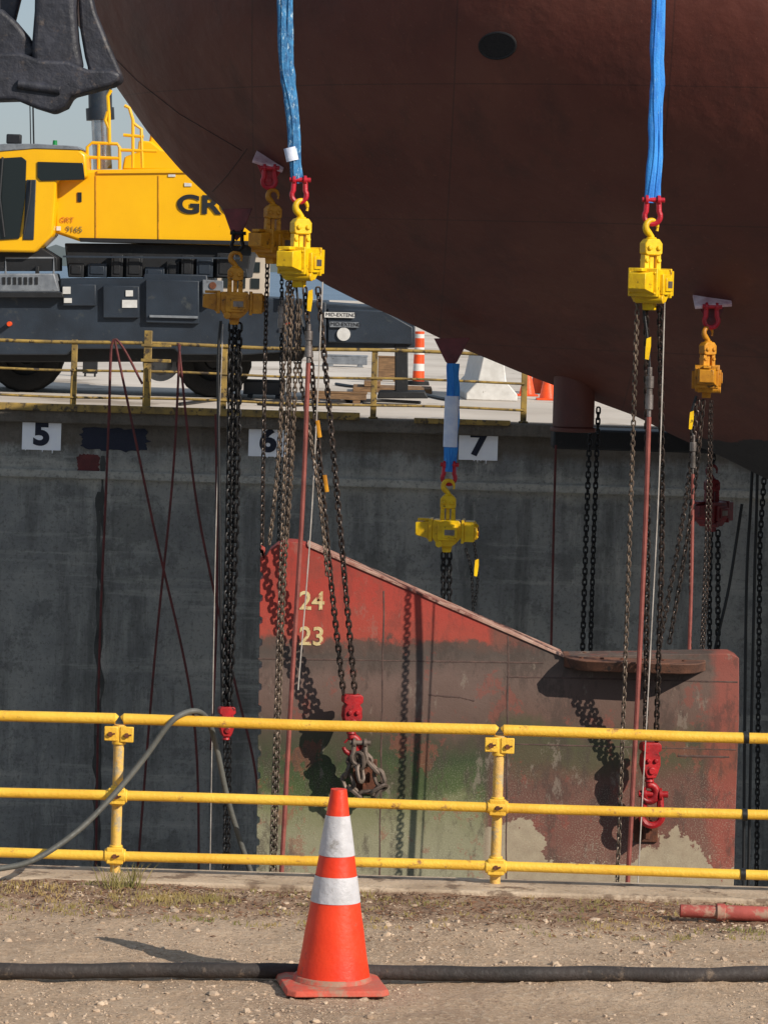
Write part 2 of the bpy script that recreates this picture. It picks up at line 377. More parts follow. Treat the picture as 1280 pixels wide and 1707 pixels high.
for side in (-1,1):
    base=len(hv)
    for x in xs:
        k=zk(x); H=max(DECK-k,.01)
        for u in us:
            bb=Bx(x)*(1-(1-u)**2.1)**.82
            hv.append((x,YS+side*bb,k+u*H))
    n=NU+1
    for i in range(len(xs)-1):
        for j in range(NU):
            q=(base+i*n+j,base+(i+1)*n+j,base+(i+1)*n+j+1,base+i*n+j+1)
            hf.append(q if side<0 else q[::-1])
n=NU+1; tot=len(xs)*n
for i in range(len(xs)-1):
    hf.append((i*n+NU,(i+1)*n+NU,tot+(i+1)*n+NU,tot+i*n+NU))
hf.append(tuple((len(xs)-1)*n+j for j in range(n))+tuple(tot+(len(xs)-1)*n+j for j in range(NU,-1,-1)))
ship=empty('ship',Vector((8,YS,-.9)),'dark maroon ship hull raised in the dry dock','ship')
mb=MB(); mb.v=[tuple(v) for v in hv]; mb.f=hf
hull=mb.obj('hull','hull',ship,sharp=50,recalc=True)
bvh=BVHTree.FromPolygons([Vector(v) for v in hv],[tuple(f) for f in hf[:-1]])
CAM=Vector((0,0,ZC))
def onhull(px,py,default=38.0):
    d=(P(px,py,10)-CAM).normalized()
    h=bvh.ray_cast(CAM,d)
    if h[0] is None: return P(px,py,default),Vector((0,-1,0))
    nn=h[1]; nn=nn if nn.y<0 else -nn
    return h[0],nn
p,nn=onhull(829,76)
q=Vector((0,0,1)).rotation_difference(nn).to_matrix().to_4x4()
mb=MB(); r=.2
ring=[Vector((r*math.cos(a),r*.68*math.sin(a),.0)) for a in np.linspace(0,2*math.pi,33)[:-1]]
mb.tube(ring,.014,6,closed=True,ref=(0,0,1)); mb.add([tuple(v+Vector((0,0,.008))) for v in ring],[tuple(range(32))])
mb.obj('hull_opening','hulldark',ship,Mx=Matrix.Translation(p)@q@Matrix.Rotation(-.22,4,'Z'))
for pp in ([(412,248),(398,268),(378,294),(352,322)],[(165,70),(230,135),(300,190),(412,256)]):
    pts=[]
    for a,b in zip(pp[:-1],pp[1:]):
        for t in np.linspace(0,1,14)[:-1]:
            h,nn=onhull(a[0]+(b[0]-a[0])*t,a[1]+(b[1]-a[1])*t); pts.append(h+nn*.002)
    mb=MB(); mb.tube(pts,.004,5); mb.obj('plate_seam','hulldark',ship)
mb=MB(); a=P(957,630,38.6); b_=P(955,712,38.6)
mb.cyl((a.x,38.6,a.z+.2),(b_.x,38.6,b_.z),.235,.235,28); mb.cyl((b_.x,38.6,b_.z),(b_.x,38.6,b_.z-.05),.26,.26,28)
mb.obj('rudder_trunk','hull',ship,bevel=.01)
def lug(px,py,w,h,pad,Y=None,tilt=0.1,matn='maroon'):
    if Y is None: p,_=onhull(px,py); Y=p.y-.05
    p=P(px,py,Y); s=Y/F
    mb=MB()
    tri=[(-w/2*s,.02),(w/2*s,.02+tilt*w*s*.5),(w*.16*s,-h*s*.8),(0,-h*s),(-w*.16*s,-h*s*.8)]
    mb.prism([(p.x+a,p.z+b) for a,b in tri],Y-.02,Y+.02)
    mb.cyl((p.x,Y-.03,p.z-h*s*.72),(p.x,Y+.03,p.z-h*s*.72),.03,.03,14)
    mb.obj('lifting_lug',matn,ship,bevel=.004)
    if pad:
        m2=MB(); m2.box(-w/2*s*1.1,w/2*s*1.1,-.13,.2,-.018,.022)
        m2.obj('lug_pad','padpink',ship,Mx=Matrix.Translation((p.x,Y,p.z+.03))@Matrix.Rotation(-tilt,4,'Y')@Matrix.Rotation(.6,4,'X'),bevel=.006)
    return Vector((p.x,Y,p.z-h*s))
L2=lug(450,272,48,40,True,tilt=-.3,matn='pinkred')
L3=lug(396,352,50,50,False,Y=36.9)
L4=lug(753,568,60,44,False,Y=38.0)
L6=lug(1186,504,56,40,True)
# ---------------------------------------------------------------- anchor
YA=35.6
anc=empty('ship_anchor',P(85,190,YA),'black stockless anchor hanging at the ship bow','anchor')
mb=MB(); mb.pprism([(62,-90),(132,-90),(128,20),(132,70),(140,116),(56,116),(56,70),(60,20)],YA,YA-.16,YA+.18); mb.obj('shank','anchor',anc,bevel=.06,seg=4)
mb=MB(); mb.pprism([(-45,95),(0,90),(40,90),(70,102),(118,104),(150,118),(186,118),(204,124),(203,136),(190,144),(160,152),(122,162),(112,180),(90,190),(58,180),(30,168),(-45,170)],YA,YA-.26,YA+.3); mb.obj('crown','anchor',anc,bevel=.05,seg=4)
mb=MB(); mb.pprism([(-60,95),(-48,24),(-20,10),(6,16),(28,36),(48,60),(66,90),(40,104)],YA,YA-.06,YA+.22); mb.obj('fluke','anchor',anc,bevel=.05,seg=4)
mb=MB(); mb.pprism([(-30,60),(-24,-60),(36,-60),(32,-10),(22,30),(40,92),(0,96)],YA,YA+.2,YA+.4); mb.obj('fluke','anchor',anc,bevel=.04,seg=3)
mb=MB(); mb.pprism([(128,-60),(142,-60),(160,20),(182,74),(205,128),(150,124),(142,96),(134,50)],YA,YA-.02,YA+.2); mb.obj('fluke','anchor',anc,bevel=.035,seg=3)
mb=MB(); mb.cyl(P(30,140,YA-.27),P(102,150,YA-.27),.05,.05,16); mb.obj('crown_pin','anchor',anc,bevel=.01)
# ---------------------------------------------------------------- rudder
YR=31.1; RT=.38
rud=empty('ship_rudder',P(800,1480,YR),'weathered red ship rudder with draft numbers hanging from chain hoists','rudder')
out=[(441,932),(450,917),(462,908),(478,903),(496,904),(514,910),(935,1094),(1175,1090),(1218,1090),(1231,1097)]
out+= [(1231,1200),(1226,1330),(1222,1480),(1219,1720)]
leftbot=[(418,1720)]
lft=[]
y=1470
while y>945:
    f=(1470-y)/525; xx=427+7*f
    lft+= [(xx,y),(xx,y-22),(xx+5,y-25),(xx+5,y-33),(xx,y-36)]
    y-=37
out+= leftbot+lft
mb=MB(); mb.pprism(out,YR,YR,YR+RT); mb.obj('rudder_blade','rudder',rud,bevel=.03,seg=4)
mb=MB()
e=[(512,906),(560,927),(650,966),(750,1010),(850,1053),(938,1091)]
e2=[(a+1,b+5) for a,b in e[::-1]]
mb.pprism(e+e2,YR,YR-.015,YR+RT+.02); mb.obj('top_edge','topplate',rud,bevel=.003)
def seamobj(x0,y0,x1,y1,r):
    a=P(x0,y0,YR); b=P(x1,y1,YR); n_=14; mb=MB()
    mb.tube([(a.x+(b.x-a.x)*t+.004*math.sin(t*23+x0),YR,a.z+(b.z-a.z)*t) for t in np.linspace(0,1,n_)],[r*random.uniform(.6,1.1) for _ in range(n_)],6,flat=.45); mb.obj('weld_seam','seam',rud)
for q_ in ((640,985,632,1480,.010),(847,1060,843,1480,.010),(430,1098,905,1105,.010),(845,1128,1228,1137,.010),(432,1214,840,1222,.007),(847,1240,1226,1250,.007),(715,1158,765,1162,.012),(765,1162,790,1168,.01),(1130,1260,1215,1262,.012)): seamobj(*q_)
c0=P(940,1083,YR); c1=P(1174,1087,YR); ztop=P(1060,1097,YR).z
xa,xb=c0.x,c1.x
ol=[(xa+.0,YR-.0),(xa+.02,YR-.14),(xa+.08,YR-.28),(xa+.18,YR-.35),(xb-.22,YR-.37),(xb-.08,YR-.3),(xb,YR-.14),(xb+.01,YR-.0),(xb+.01,YR+.40),(xa,YR+.40)]
n=len(ol); t=.10
ol2=[(x+(.03 if x<(xa+xb)/2 else -.03)*(1 if y<YR-.01 else 0),y+(.05 if y<YR-.01 else 0)) for x,y in ol]
vs=[(x,y,ztop) for x,y in ol]+[(x,y,ztop-t) for x,y in ol2]
mb=MB(); mb.add(vs,[tuple(range(n)),tuple(range(2*n-1,n-1,-1))]+[(i,(i+1)%n,n+(i+1)%n,n+i) for i in range(n)])
mb.obj('flange_plate','plate',rud,bevel=.012,seg=3)
for i in range(6):
    x=xa+.15+i*(xb-xa-.35)/5
    for yb,dx in ((YR-.15,0),(YR+.25,.05)):
        mb=MB(); mb.cyl((x+dx,yb,ztop),(x+dx,yb,ztop+.012),.018,.018,8); mb.obj('flange_bolt','rust',rud)
for tx,x,y in (('24',520,1003),('23',520,1062)):
    p=P(x,y,YR-.004); text_mesh(tx,.235,'cream',p,rud,offset=.004,name='draft_mark',xs=1.0)
def rlug(px,py):
    p=P(px,py,YR); mb=MB(); mb.box(p.x-.11,p.x+.11,YR-.03,YR,p.z-.17,p.z+.15); mb.box(p.x-.02,p.x+.02,YR-.2,YR,p.z-.12,p.z+.1)
    mb.cyl((p.x-.05,YR-.13,p.z),(p.x+.05,YR-.13,p.z),.05,.05,16); mb.obj('lifting_lug','rust',rud,bevel=.008)
rlug(608,1292); rlug(1076,1372)
# ---------------------------------------------------------------- slings
def sling(legs,Y,matn,r,label,wraps=()):
    e=empty('lifting_sling',P(*legs[0][-1],Y),label,'sling','blue lifting slings')
    for k,leg in enumerate(legs):
        mb=MB(); pts=smooth([P(a,b,Y+.02*k) for a,b in leg],10)
        rs=[r*(1+.13*math.sin(i*1.3+k)*random.random()) for i in range(len(pts))]
        pts=[p+Vector((noise.noise(p*3)*.012,noise.noise(p*5)*.01,0)) for p in pts]
        mb.tube(pts,rs,12,flat=.45)
        mb.tube([p+Vector((r*.3*math.sin(i*.35),-r*.42,0)) for i,p in enumerate(pts)],r*.22,6)
        mb.obj('sling_leg',matn,e)
    for (x0,y0,x1,y1,w) in wraps:
        mb=MB(); mb.tube([P(x0,y0,Y-.01),P(x1,y1,Y-.01)],w,12,flat=.6); mb.obj('sling_label','wrap',e)
Y1=30.5; Y5=29.5
sling([[(464,-260),(471,60),(482,170),(493,300)],[(479,-260),(481,60),(489,170),(498,306)]],Y1,'bluedark',.043,'worn blue round sling holding the chain hoist beside the bow',((483,246,488,268,.055),))
sling([[(1091,-260),(1092,60),(1089,200),(1081,338)],[(1099,-260),(1099,60),(1096,200),(1092,338)]],Y5,'blue',.043,'bright blue round sling over the yellow hoist by the hull')
sling([[(754,606),(752,700),(748,786)],[(757,606),(756,700),(752,786)]],37.9,'blue',.06,'blue sling with pale label under the keel',((753,660,750,745,.078),))
# ---------------------------------------------------------------- shackles
def shackle(px,py,Y,s=1.0,matn='pinkred',label='red bow shackle joining sling and hoist hook'):
    p=P(px,py,Y); e=MB(); w=.055*s
    pts=[(-w*.75,0,.09*s)]+[(w*math.sin(a)*1.0,0,-w*.4-w*math.cos(a)) for a in np.linspace(-2.2,2.2,13)]+[(w*.75,0,.09*s)]
    e.tube([Vector(q)+p for q in pts],.019*s,8)
    o=empty('shackle',p,label,'shackle','bow shackles')
    e.obj('shackle_bow',matn,o)
    e=MB(); e.cyl(p+Vector((-w*1.35,0,.09*s)),p+Vector((w*1.5,0,.09*s)),.018*s)
    e.cyl(p+Vector((-w*.75-.012,0,.09*s)),p+Vector((-w*.75+.014,0,.09*s)),.034*s,.034*s,14); e.cyl(p+Vector((w*.75-.012,0,.09*s)),p+Vector((w*.75+.014,0,.09*s)),.034*s,.034*s,14)
    e.obj('shackle_pin',matn,o,bevel=.003)
shackle(499,320,Y1,1.2); shackle(1087,355,Y5,1.25)
shackle(748,792,37.9,1.3)
# ---------------------------------------------------------------- hoists
def hoist(px,py,Y,rot,matn,label,s=1.0,loads=(),hands=(),dl=.019,dh=.0145,lmat='chain',hmat='chain',tag=None,bottom=None,bmat='red',nohook=False):
    o=P(px,py,Y); e=empty('chain_hoist',o,label,'chain hoist','chain hoists lifting the rudder')
    A=Matrix.Translation(o)@Matrix.Rotation(rot,4,'Z')@Matrix.Diagonal((s,s,s,1))
    A2=Matrix.Translation(o)@Matrix.Rotation(rot*.4,4,'Z')@Matrix.Diagonal((s,s,s,1))
    mb=MB(); pts=[(0,0,-.2),(0,0,-.15),(-.02,0,-.13)]+[(.06*math.cos(a),0,-.066+.06*math.sin(a)) for a in np.linspace(-2.3,-6.3,16)]
    rs=[.028,.028,.03]+list(np.linspace(.034,.015,16)); mb.tube(pts,rs,10)
    mb.tube([(.056,0,-.1),(.064,0,-.055)],[.014,.008],8)
    mb.obj('top_hook',matn,e,Mx=A2)
    mb=MB(); mb.prism([(-.055,-.17),(.055,-.17),(.088,-.21),(.088,-.3),(.065,-.315),(-.065,-.315),(-.088,-.3),(-.088,-.21)],-.055,.055)
    for x in (-.045,.045): mb.cyl((x,-.075,-.25),(x,.075,-.25),.026,.026,6)
    mb.cyl((0,0,-.155),(0,0,-.175),.045,.05,16)
    mb.obj('suspension_block',matn,e,Mx=A2,bevel=.01)
    mb=MB()
    for x in (-.06,.06):
        mb.prism([(x-.022,-.31),(x+.022,-.31),(x+.026,-.47),(x-.026,-.47)],-.04,.04); mb.cyl((x,-.055,-.36),(x,.055,-.36),.022,.022,6)
    mb.prism([(-.022,-.3),(.022,-.3),(.022,-.44),(-.022,-.44)],-.02,.02)
    mb.obj('yoke',matn,e,Mx=A2,bevel=.006)
    mb=MB(); mb.prism([(-.15,-.44),(.13,-.44),(.16,-.475),(.16,-.63),(.11,-.69),(.06,-.73),(-.06,-.73),(-.12,-.69),(-.16,-.63),(-.16,-.47)],-.13,.13)
    mb.taper(-.16,-.20,.135,.125,.135,.125,-.555,-.555)
    mb.taper(-.20,-.35,.105,.095,.08,.07,-.555,-.545)
    mb.taper(.16,.19,.14,.13,.14,.13,-.56,-.56)
    mb.taper(.19,.30,.118,.112,.118,.112,-.56,-.56); mb.cyl((.30,0,-.56),(.335,0,-.56),.1,.085,24)
    mb.box(-.1,.1,-.16,-.13,-.66,-.48); mb.box(-.05,.12,-.175,-.16,-.63,-.51); mb.box(-.33,-.2,-.04,.04,-.46,-.43); mb.box(.0,.1,.13,.17,-.7,-.5)
    mb.cyl((-.08,-.16,-.7),(-.08,.1,-.7),.04,.04,14)
    for k in range(6):
        a=k*math.pi/3; mb.cyl((.33,.07*math.cos(a),-.56+.07*math.sin(a)),(.345,.07*math.cos(a),-.56+.07*math.sin(a)),.012,.012,6)
    for y_ in (-.1,.1):
        for z_ in (-.47,-.65):
            mb.cyl((.30,y_,z_),(.312,y_,z_),.013,.013,6); mb.cyl((-.2,y_*1.15,z_),(-.215,y_*1.15,z_),.012,.012,6)
    mb.obj('hoist_body',matn,e,Mx=A,bevel=.013)
    mb=MB(); mb.cyl((.335,0,-.56),(.348,0,-.56),.05,.05,18); mb.obj('end_cover',matn if matn!='yellow' else 'ochre',e,Mx=A,bevel=.003)
    mb=MB(); mb.box(-.02,.09,-.1785,-.1755,-.6,-.54); mb.obj('rating_plate','steel',e,Mx=A)
    mb=MB(); mb.prism([(-.06,-.72),(.06,-.72),(.045,-.8),(-.045,-.8)],-.05,.05); mb.obj('chain_guide',matn,e,Mx=A,bevel=.008)
    for ld in loads:
        mb=MB(); add_chain(mb,smooth([P(*q) if len(q)==3 else P(q[0],q[1],Y) for q in ld],6),dl); mb.obj('load_chain',lmat,e,recalc=False)
    for ld in hands:
        mb=MB(); add_chain(mb,smooth([P(*q) if len(q)==3 else P(q[0],q[1],Y) for q in ld],6),dh,a=10,b=5); mb.obj('hand_chain',hmat,e,recalc=False)
    if tag:
        p=P(*tag,Y-.05); mb=MB(); mb.add([p+Vector(q)*.8 for q in ((-.022,0,.1),(.026,0,.12),(.03,.03,.02),(.012,.05,-.13),(-.03,.03,-.12),(-.03,0,-.02))],[(0,1,2,5),(5,2,3,4)]); mb.obj('warning_tag','yellow',e)
    if bottom:
        bx,by,bY=bottom; b=P(bx,by,bY); B=Matrix.Translation(b)@Matrix.Rotation(.25,4,'Z')
        mb=MB(); mb.prism([(-.07,.08),(.07,.08),(.09,.06),(.09,.01),(.06,-.01),(.08,-.04),(.085,-.12),(.06,-.2),(.04,-.24),(-.04,-.24),(-.06,-.2),(-.085,-.12),(-.08,-.04),(-.06,-.01),(-.09,.01),(-.09,.06)],-.06,.06)
        mb.cyl((-.035,-.085,-.08),(-.035,.085,-.08),.022,.022,8); mb.cyl((.035,-.085,-.08),(.035,.085,-.08),.022,.022,8); mb.cyl((0,-.08,-.17),(0,.08,-.17),.034,.034,16)
        mb.cyl((0,0,-.24),(0,0,-.28),.035,.045,14)
        mb.obj('bottom_block',bmat,e,Mx=B,bevel=.012)
        if not nohook:
            mb=MB(); pts=[(0,0,-.26),(0,0,-.3)]+[(.07*math.cos(a)-.0,0,-.38+.075*math.sin(a)) for a in np.linspace(1.7,-2.9,18)]
            mb.tube(pts,[.03,.034]+list(np.linspace(.034,.042,9))+list(np.linspace(.04,.016,9)),10)
            mb.tube([(-.005,0,-.3),(-.062,0,-.36)],.009,6)
            mb.obj('bottom_hook',bmat,e,Mx=B)
    return e
def attach_tube(e,name,matn,pts,r,seg=8):
    mb=MB(); mb.tube(smooth(pts,8),r,seg); return mb.obj(name,matn,e)
def coupling(e,x0,y0,x1,y1,Y):
    a=P(x0,y0,Y); b=P(x1,y1,Y); d=b-a; mb=MB()
    for t0,t1,r in ((0,.18,.02),(.18,.42,.036),(.42,.55,.026),(.55,.85,.034),(.85,1,.018)): mb.cyl(a+d*t0,a+d*t1,r,r,12)
    mb.obj('hose_coupling','steel',e,bevel=.003)
YH=YR-.27
h1=hoist(503,333,Y1,math.radians(68),'yellow','yellow chain hoist hanging from the worn blue sling',s=.98,
  loads=[[(508,480),(534,780,30.6),(553,980,30.68),(573,1158,YH)],[(530,480),(558,780,30.6),(576,980,30.68),(592,1158,YH)]],
  hands=[[(488,476),(474,800),(460,1200),(451,1480)],[(497,500),(487,760),(474,960),(466,1180),(458,1480)],[(480,470),(464,760),(448,915)],[(500,500),(500,620),(513,700),(534,840),(546,960)]],
  tag=(517,500),bottom=(587,1172,YH),lmat='chain',hmat='chainlit')
coupling(h1,515,540,514,605,Y1-.05); attach_tube(h1,'air_hose','hosered',[P(514,605,Y1-.05),P(504,850,Y1),P(486,1150,Y1),P(468,1480,Y1)],.021)
attach_tube(h1,'pull_wire','wire',[P(538,470,Y1),P(520,850,Y1),P(497,1150,Y1)],.006,5)
attach_tube(h1,'control_hose','hoseblack',[P(493,470,Y1),P(500,520,Y1),P(510,560,Y1),P(514,540,Y1)],.012,6)
for (x,y) in ((529,715),(541,806)):
    mb=MB(); mb.tube([P(x,y-14,Y1-.0),P(x+4,y+14,Y1+.01)],.019,8,flat=.7); mb.obj('chain_tag','ochre',h1)
h5=hoist(1086,366,Y5,math.radians(66),'yellow','yellow chain hoist hanging from the bright blue sling',s=.98,
  loads=[[(1076,508),(1079,860,30.28),(1077,1070,30.56),(1075,1240,YH)],[(1099,512),(1103,860,30.28),(1098,1070,30.56),(1093,1240,YH)]],
  hands=[[(1062,500),(1052,800),(1040,1150),(1028,1482)]],
  tag=(1080,580),bottom=(1083,1252,YH),lmat='chain',hmat='chainlit')
coupling(h5,1083,612,1081,695,Y5-.05); attach_tube(h5,'air_hose','hosered',[P(1081,695,Y5-.05),P(1074,900,Y5),P(1060,1200,Y5),P(1045,1482,Y5)],.021)
attach_tube(h5,'control_hose','hoseblack',[P(1070,500,Y5),P(1078,560,Y5),P(1083,620,Y5)],.012,6)
attach_tube(h5,'pull_wire','wire',[P(1108,480,Y5),P(1098,800,Y5),P(1080,1150,Y5),P(1062,1482,Y5)],.006,5)
Y2=L2.y-.1
h2=hoist(456,316,Y2,math.radians(60),'ochre','ochre chain hoist shackled to the bow lug',
  loads=[[(446,440),(443,560),(440,700),(437,930)],[(484,440),(482,700),(478,940)]],hands=[[(470,440),(468,700),(464,960)]],lmat='chain',hmat='chaindark',dl=.017)
coupling(h2,470,500,468,555,Y2)
shackle(449,298,Y2,1.3,label='red shackle on the bow lug')
Y3=36.8
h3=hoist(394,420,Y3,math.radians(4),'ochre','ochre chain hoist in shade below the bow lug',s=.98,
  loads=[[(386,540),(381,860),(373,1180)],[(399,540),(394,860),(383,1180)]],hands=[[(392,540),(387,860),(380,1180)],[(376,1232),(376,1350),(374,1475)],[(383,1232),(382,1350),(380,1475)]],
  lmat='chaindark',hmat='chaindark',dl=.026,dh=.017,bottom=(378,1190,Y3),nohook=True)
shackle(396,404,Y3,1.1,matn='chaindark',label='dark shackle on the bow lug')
attach_tube(h3,'control_hose','hoseblack',[P(368,535,Y3),P(364,620,Y3),P(367,900,Y3),P(371,1180,Y3)],.017)
attach_tube(h3,'pull_wire','wire',[P(372,540,Y3),P(360,900,Y3),P(350,1475,Y3)],.005,5)
Y4=37.8
h4=hoist(748,800,Y4,math.radians(-5),'yellow','yellow chain hoist below the keel sling',s=1.0,
  loads=[[(739,922),(738,1100),(737,1260)],[(749,922),(748,1100),(747,1260)]],hands=[[(776,915),(786,960),(790,1080)],[(790,905),(796,960),(791,1010)]],
  lmat='chaindark',hmat='chaindark',dl=.022,dh=.011,tag=(794,946))
Y6=L6.y-.1
h6=hoist(1180,545,Y6,math.radians(84),'ochre','ochre chain hoist shackled to the hull side lug',s=.92,
  loads=[[(1162,668),(1140,850),(1098,1078)],[(1172,668),(1152,850),(1114,1078)]],hands=[[(1183,668),(1176,900),(1168,1085)],[(1152,690),(1150,900),(1150,1085)],[(1186,668),(1182,900),(1172,1085)]],
  lmat='chain',hmat='chain',dl=.018,dh=.011,tag=(1152,700))
shackle(1185,530,Y6,1.3,label='red shackle on the hull side lug')
coupling(h6,1155,725,1154,790,Y6); attach_tube(h6,'air_hose','hosered',[P(1154,790,Y6),P(1152,950,Y6),P(1148,1090,Y6)],.02)
attach_tube(h6,'control_hose','hoseblack',[P(1160,660,Y6),P(1150,700,Y6),P(1155,730,Y6)],.015)
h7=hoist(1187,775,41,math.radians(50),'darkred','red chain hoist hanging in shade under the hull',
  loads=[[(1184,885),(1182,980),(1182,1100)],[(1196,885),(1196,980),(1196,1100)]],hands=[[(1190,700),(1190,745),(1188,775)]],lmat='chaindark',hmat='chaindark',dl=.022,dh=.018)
bun=empty('sling_chain',P(605,1320,YR-.15),'heavy grey chain bundle wrapped round the rudder lug','chain','rusty chains on rudder lugs')
for k,pp in enumerate(([(597,1256),(584,1275),(579,1300),(598,1324),(622,1324),(636,1306)],[(600,1256),(616,1272),(630,1290),(634,1314),(616,1322)],[(598,1258),(600,1285),(606,1318)])):
    mb=MB(); add_chain(mb,smooth([P(a,b,YR-.2-.06*k) for a,b in pp],6),.038,.3); mb.obj('chain_strand','rustchain',bun,recalc=False)
shackle(1086,1352,YR-.25,1.7,matn='red',label='red shackle on the rudder lug')
shackle(599,1258,YR-.3,1.2,matn='rustchain',label='grey shackle gathering the chain bundle')
# loose ropes / chains
def rope(pp,Y,r,matn,label,name='hanging_rope',cat='rope',group='ropes hanging along the dock wall'):
    mb=MB(); mb.tube(smooth([P(a,b,Y) for a,b in pp],8),r,6); o=mb.obj(name,matn); setmeta(o,label,cat,group); return o
for pp in ([(192,568),(255,870),(322,1185),(332,1475)],[(300,575),(288,800),(258,1100),(228,1475)],[(298,572),(330,850),(390,1130),(428,1300),(440,1500)],[(186,576),(178,800),(166,1100),(160,1475)],[(238,640),(190,566),(183,700)],[(360,690),(362,1000),(352,1250)]):
    rope(pp,50.55,.02,'ropered','dark red rope hanging down the dock wall')
rope([(926,742),(922,900),(918,1090)],45,.018,'ropered','dark red rope hanging under the hull')
for pp in ([(1254,760),(1250,850),(1243,1000),(1238,1490)],[(1262,765),(1260,860),(1256,1000),(1246,1490)],[(1236,840),(1214,980),(1190,1090),(1180,1200)]):
    rope(pp,41,.02,'hoseblack','black rope hanging under the hull')
for x in (984,997,1274):
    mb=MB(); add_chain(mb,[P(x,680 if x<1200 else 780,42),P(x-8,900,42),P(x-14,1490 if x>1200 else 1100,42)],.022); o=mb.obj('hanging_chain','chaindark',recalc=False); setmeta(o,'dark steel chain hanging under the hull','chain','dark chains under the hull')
# ---------------------------------------------------------------- near ground
def axis(f0,f1,step,lo,hi):
    a=list(np.arange(f0,f1+1e-6,step)); l=[];s=step*2;x=f0
    while x>lo: x-=s; s*=1.5; l.append(max(x,lo))
    r=[];s=step*2;x=f1
    while x<hi: x+=s; s*=1.5; r.append(min(x,hi))
    return l[::-1]+a+r
gx=axis(-2.2,2.2,.02,-60,60); gy=axis(9.5,14.45,.024,-40,14.46)
def gz(x,y):
    f=1 if (abs(x)<3 and 8<y) else 0
    return f*(noise.noise(Vector((x*1.3,y*1.3,0)))*.02+noise.noise(Vector((x*7,y*7,3)))*.010+noise.noise(Vector((x*22,y*22,5)))*.006)-.005
mb=MB(); mb.v=[(x,y,gz(x,y)) for y in gy for x in gx]; nx=len(gx)
mb.f=[(j*nx+i,j*nx+i+1,(j+1)*nx+i+1,(j+1)*nx+i) for j in range(len(gy)-1) for i in range(nx-1)]
structure(mb.obj('ground','ground',recalc=False,origin=(0,0,0),sharp=180))
ph=(1+5**.5)/2
ico=np.array([(-1,ph,0),(1,ph,0),(-1,-ph,0),(1,-ph,0),(0,-1,ph),(0,1,ph),(0,-1,-ph),(0,1,-ph),(ph,0,-1),(ph,0,1),(-ph,0,-1),(-ph,0,1)])/1.9
icf=[(0,11,5),(0,5,1),(0,1,7),(0,7,10),(0,10,11),(1,5,9),(5,11,4),(11,10,2),(10,7,6),(7,1,8),(3,9,4),(3,4,2),(3,2,6),(3,6,8),(3,8,9),(4,9,5),(2,4,11),(6,2,10),(8,6,7),(9,8,1)]
mb=MB()
for i in range(19000):
    x=rng.uniform(-2.1,2.1); y=rng.uniform(10.8,14.4)
    if noise.noise(Vector((x*1.5,y*1.5,9)))<rng.uniform(-.5,.35): continue
    s=.0026+.0024*rng.pareto(2.2)
    if s>.019: s=.019 if rng.random()<.25 else .006
    v=ico*(1+rng.uniform(-.28,.28,(12,1)))*np.array([rng.uniform(.8,1.4),rng.uniform(.7,1.2),rng.uniform(.5,.85)])*s
    a=rng.uniform(0,6.28); c,sn=math.cos(a),math.sin(a); v=v@np.array([[c,sn,0],[-sn,c,0],[0,0,1]])+np.array([x,y,gz(x,y)+s*.1])
    n=len(mb.v); mb.v.extend(map(tuple,v.tolist())); mb.f.extend([tuple(k+n for k in f) for f in icf])
o=mb.obj('gravel','stone',recalc=False,origin=(0,0,0),sharp=20); o['kind']='stuff'; setmeta(o,'pale loose gravel scattered on the dirt','gravel')
mb=MB(); mb.box(-60,60,14.46,14.78,-.4,.012); structure(setmeta(mb.obj('dock_coping','cope',bevel=.01),'worn pale concrete coping along the dock edge','coping'))
mb=MB(); mb.box(-60,60,14.4,14.76,-9,-.4); setmeta(mb.obj('near_dock_wall','wall'),'dark concrete wall of the near dock side','wall')
mb=MB(); mb.box(-60,60,14.76,51.0,-9.5,-9); structure(mb.obj('dock_floor','wall'))
mb=MB()
def tuft(x,y,n,h,sp):
    for i in range(n):
        a=random.uniform(0,6.28); r=random.uniform(0,sp); bx=x+r*math.cos(a); by=min(14.44,y+r*math.sin(a)*.5); hh=h*random.uniform(.4,1.1)
        lx=random.uniform(-.6,.6)*hh; ly=random.uniform(-.3,.3)*hh; w=random.uniform(.0012,.0025); z=gz(bx,by)
        mb.add([(bx-w,by,z),(bx+w,by,z),(bx+lx*.5+w*.8,by+ly*.4,z+hh*.6),(bx+lx*.5-w*.8,by+ly*.4,z+hh*.6),(bx+lx,by+ly,z+hh*.9)],[(0,1,2,3),(3,2,4)])
for c in ((-1.05,14.3,40,.11,.08),(-.98,14.35,30,.12,.05),(-1.3,14.2,60,.04,.2),(-.85,14.1,160,.04,.22),(-.65,14.15,100,.04,.15),(-1.2,13.9,60,.03,.2),(.25,14.2,60,.025,.25),(.95,14.25,60,.03,.3),(-.15,14.35,50,.04,.2),(-1.5,14.3,60,.03,.2)): tuft(*c)
for i in range(170): tuft(random.uniform(-1.7,1.7),random.uniform(13.6,14.42),9,.022,.06)
o=mb.obj('dry_grass','grass',recalc=False,origin=(0,0,0)); o['kind']='stuff'; setmeta(o,'sparse dry grass along the dock edge','grass')
mb=MB()
for i in range(3400):
    x=random.uniform(-1.9,1.9); y=14.42-abs(random.gauss(0,.42)); z=gz(x,y)+.005; a=random.uniform(0,6.28); l=random.uniform(.005,.016); w=l*.35
    c,s_=math.cos(a),math.sin(a); mb.add([(x-l*c,y-l*s_,z),(x+w*s_,y-w*c,z+.004),(x+l*c,y+l*s_,z+random.uniform(0,.01)),(x-w*s_,y+w*c,z)],[(0,1,2,3)])
o=mb.obj('dead_leaves','leaf',recalc=False,origin=(0,0,0)); o['kind']='stuff'; setmeta(o,'brown leaf litter along the dock edge','leaves')
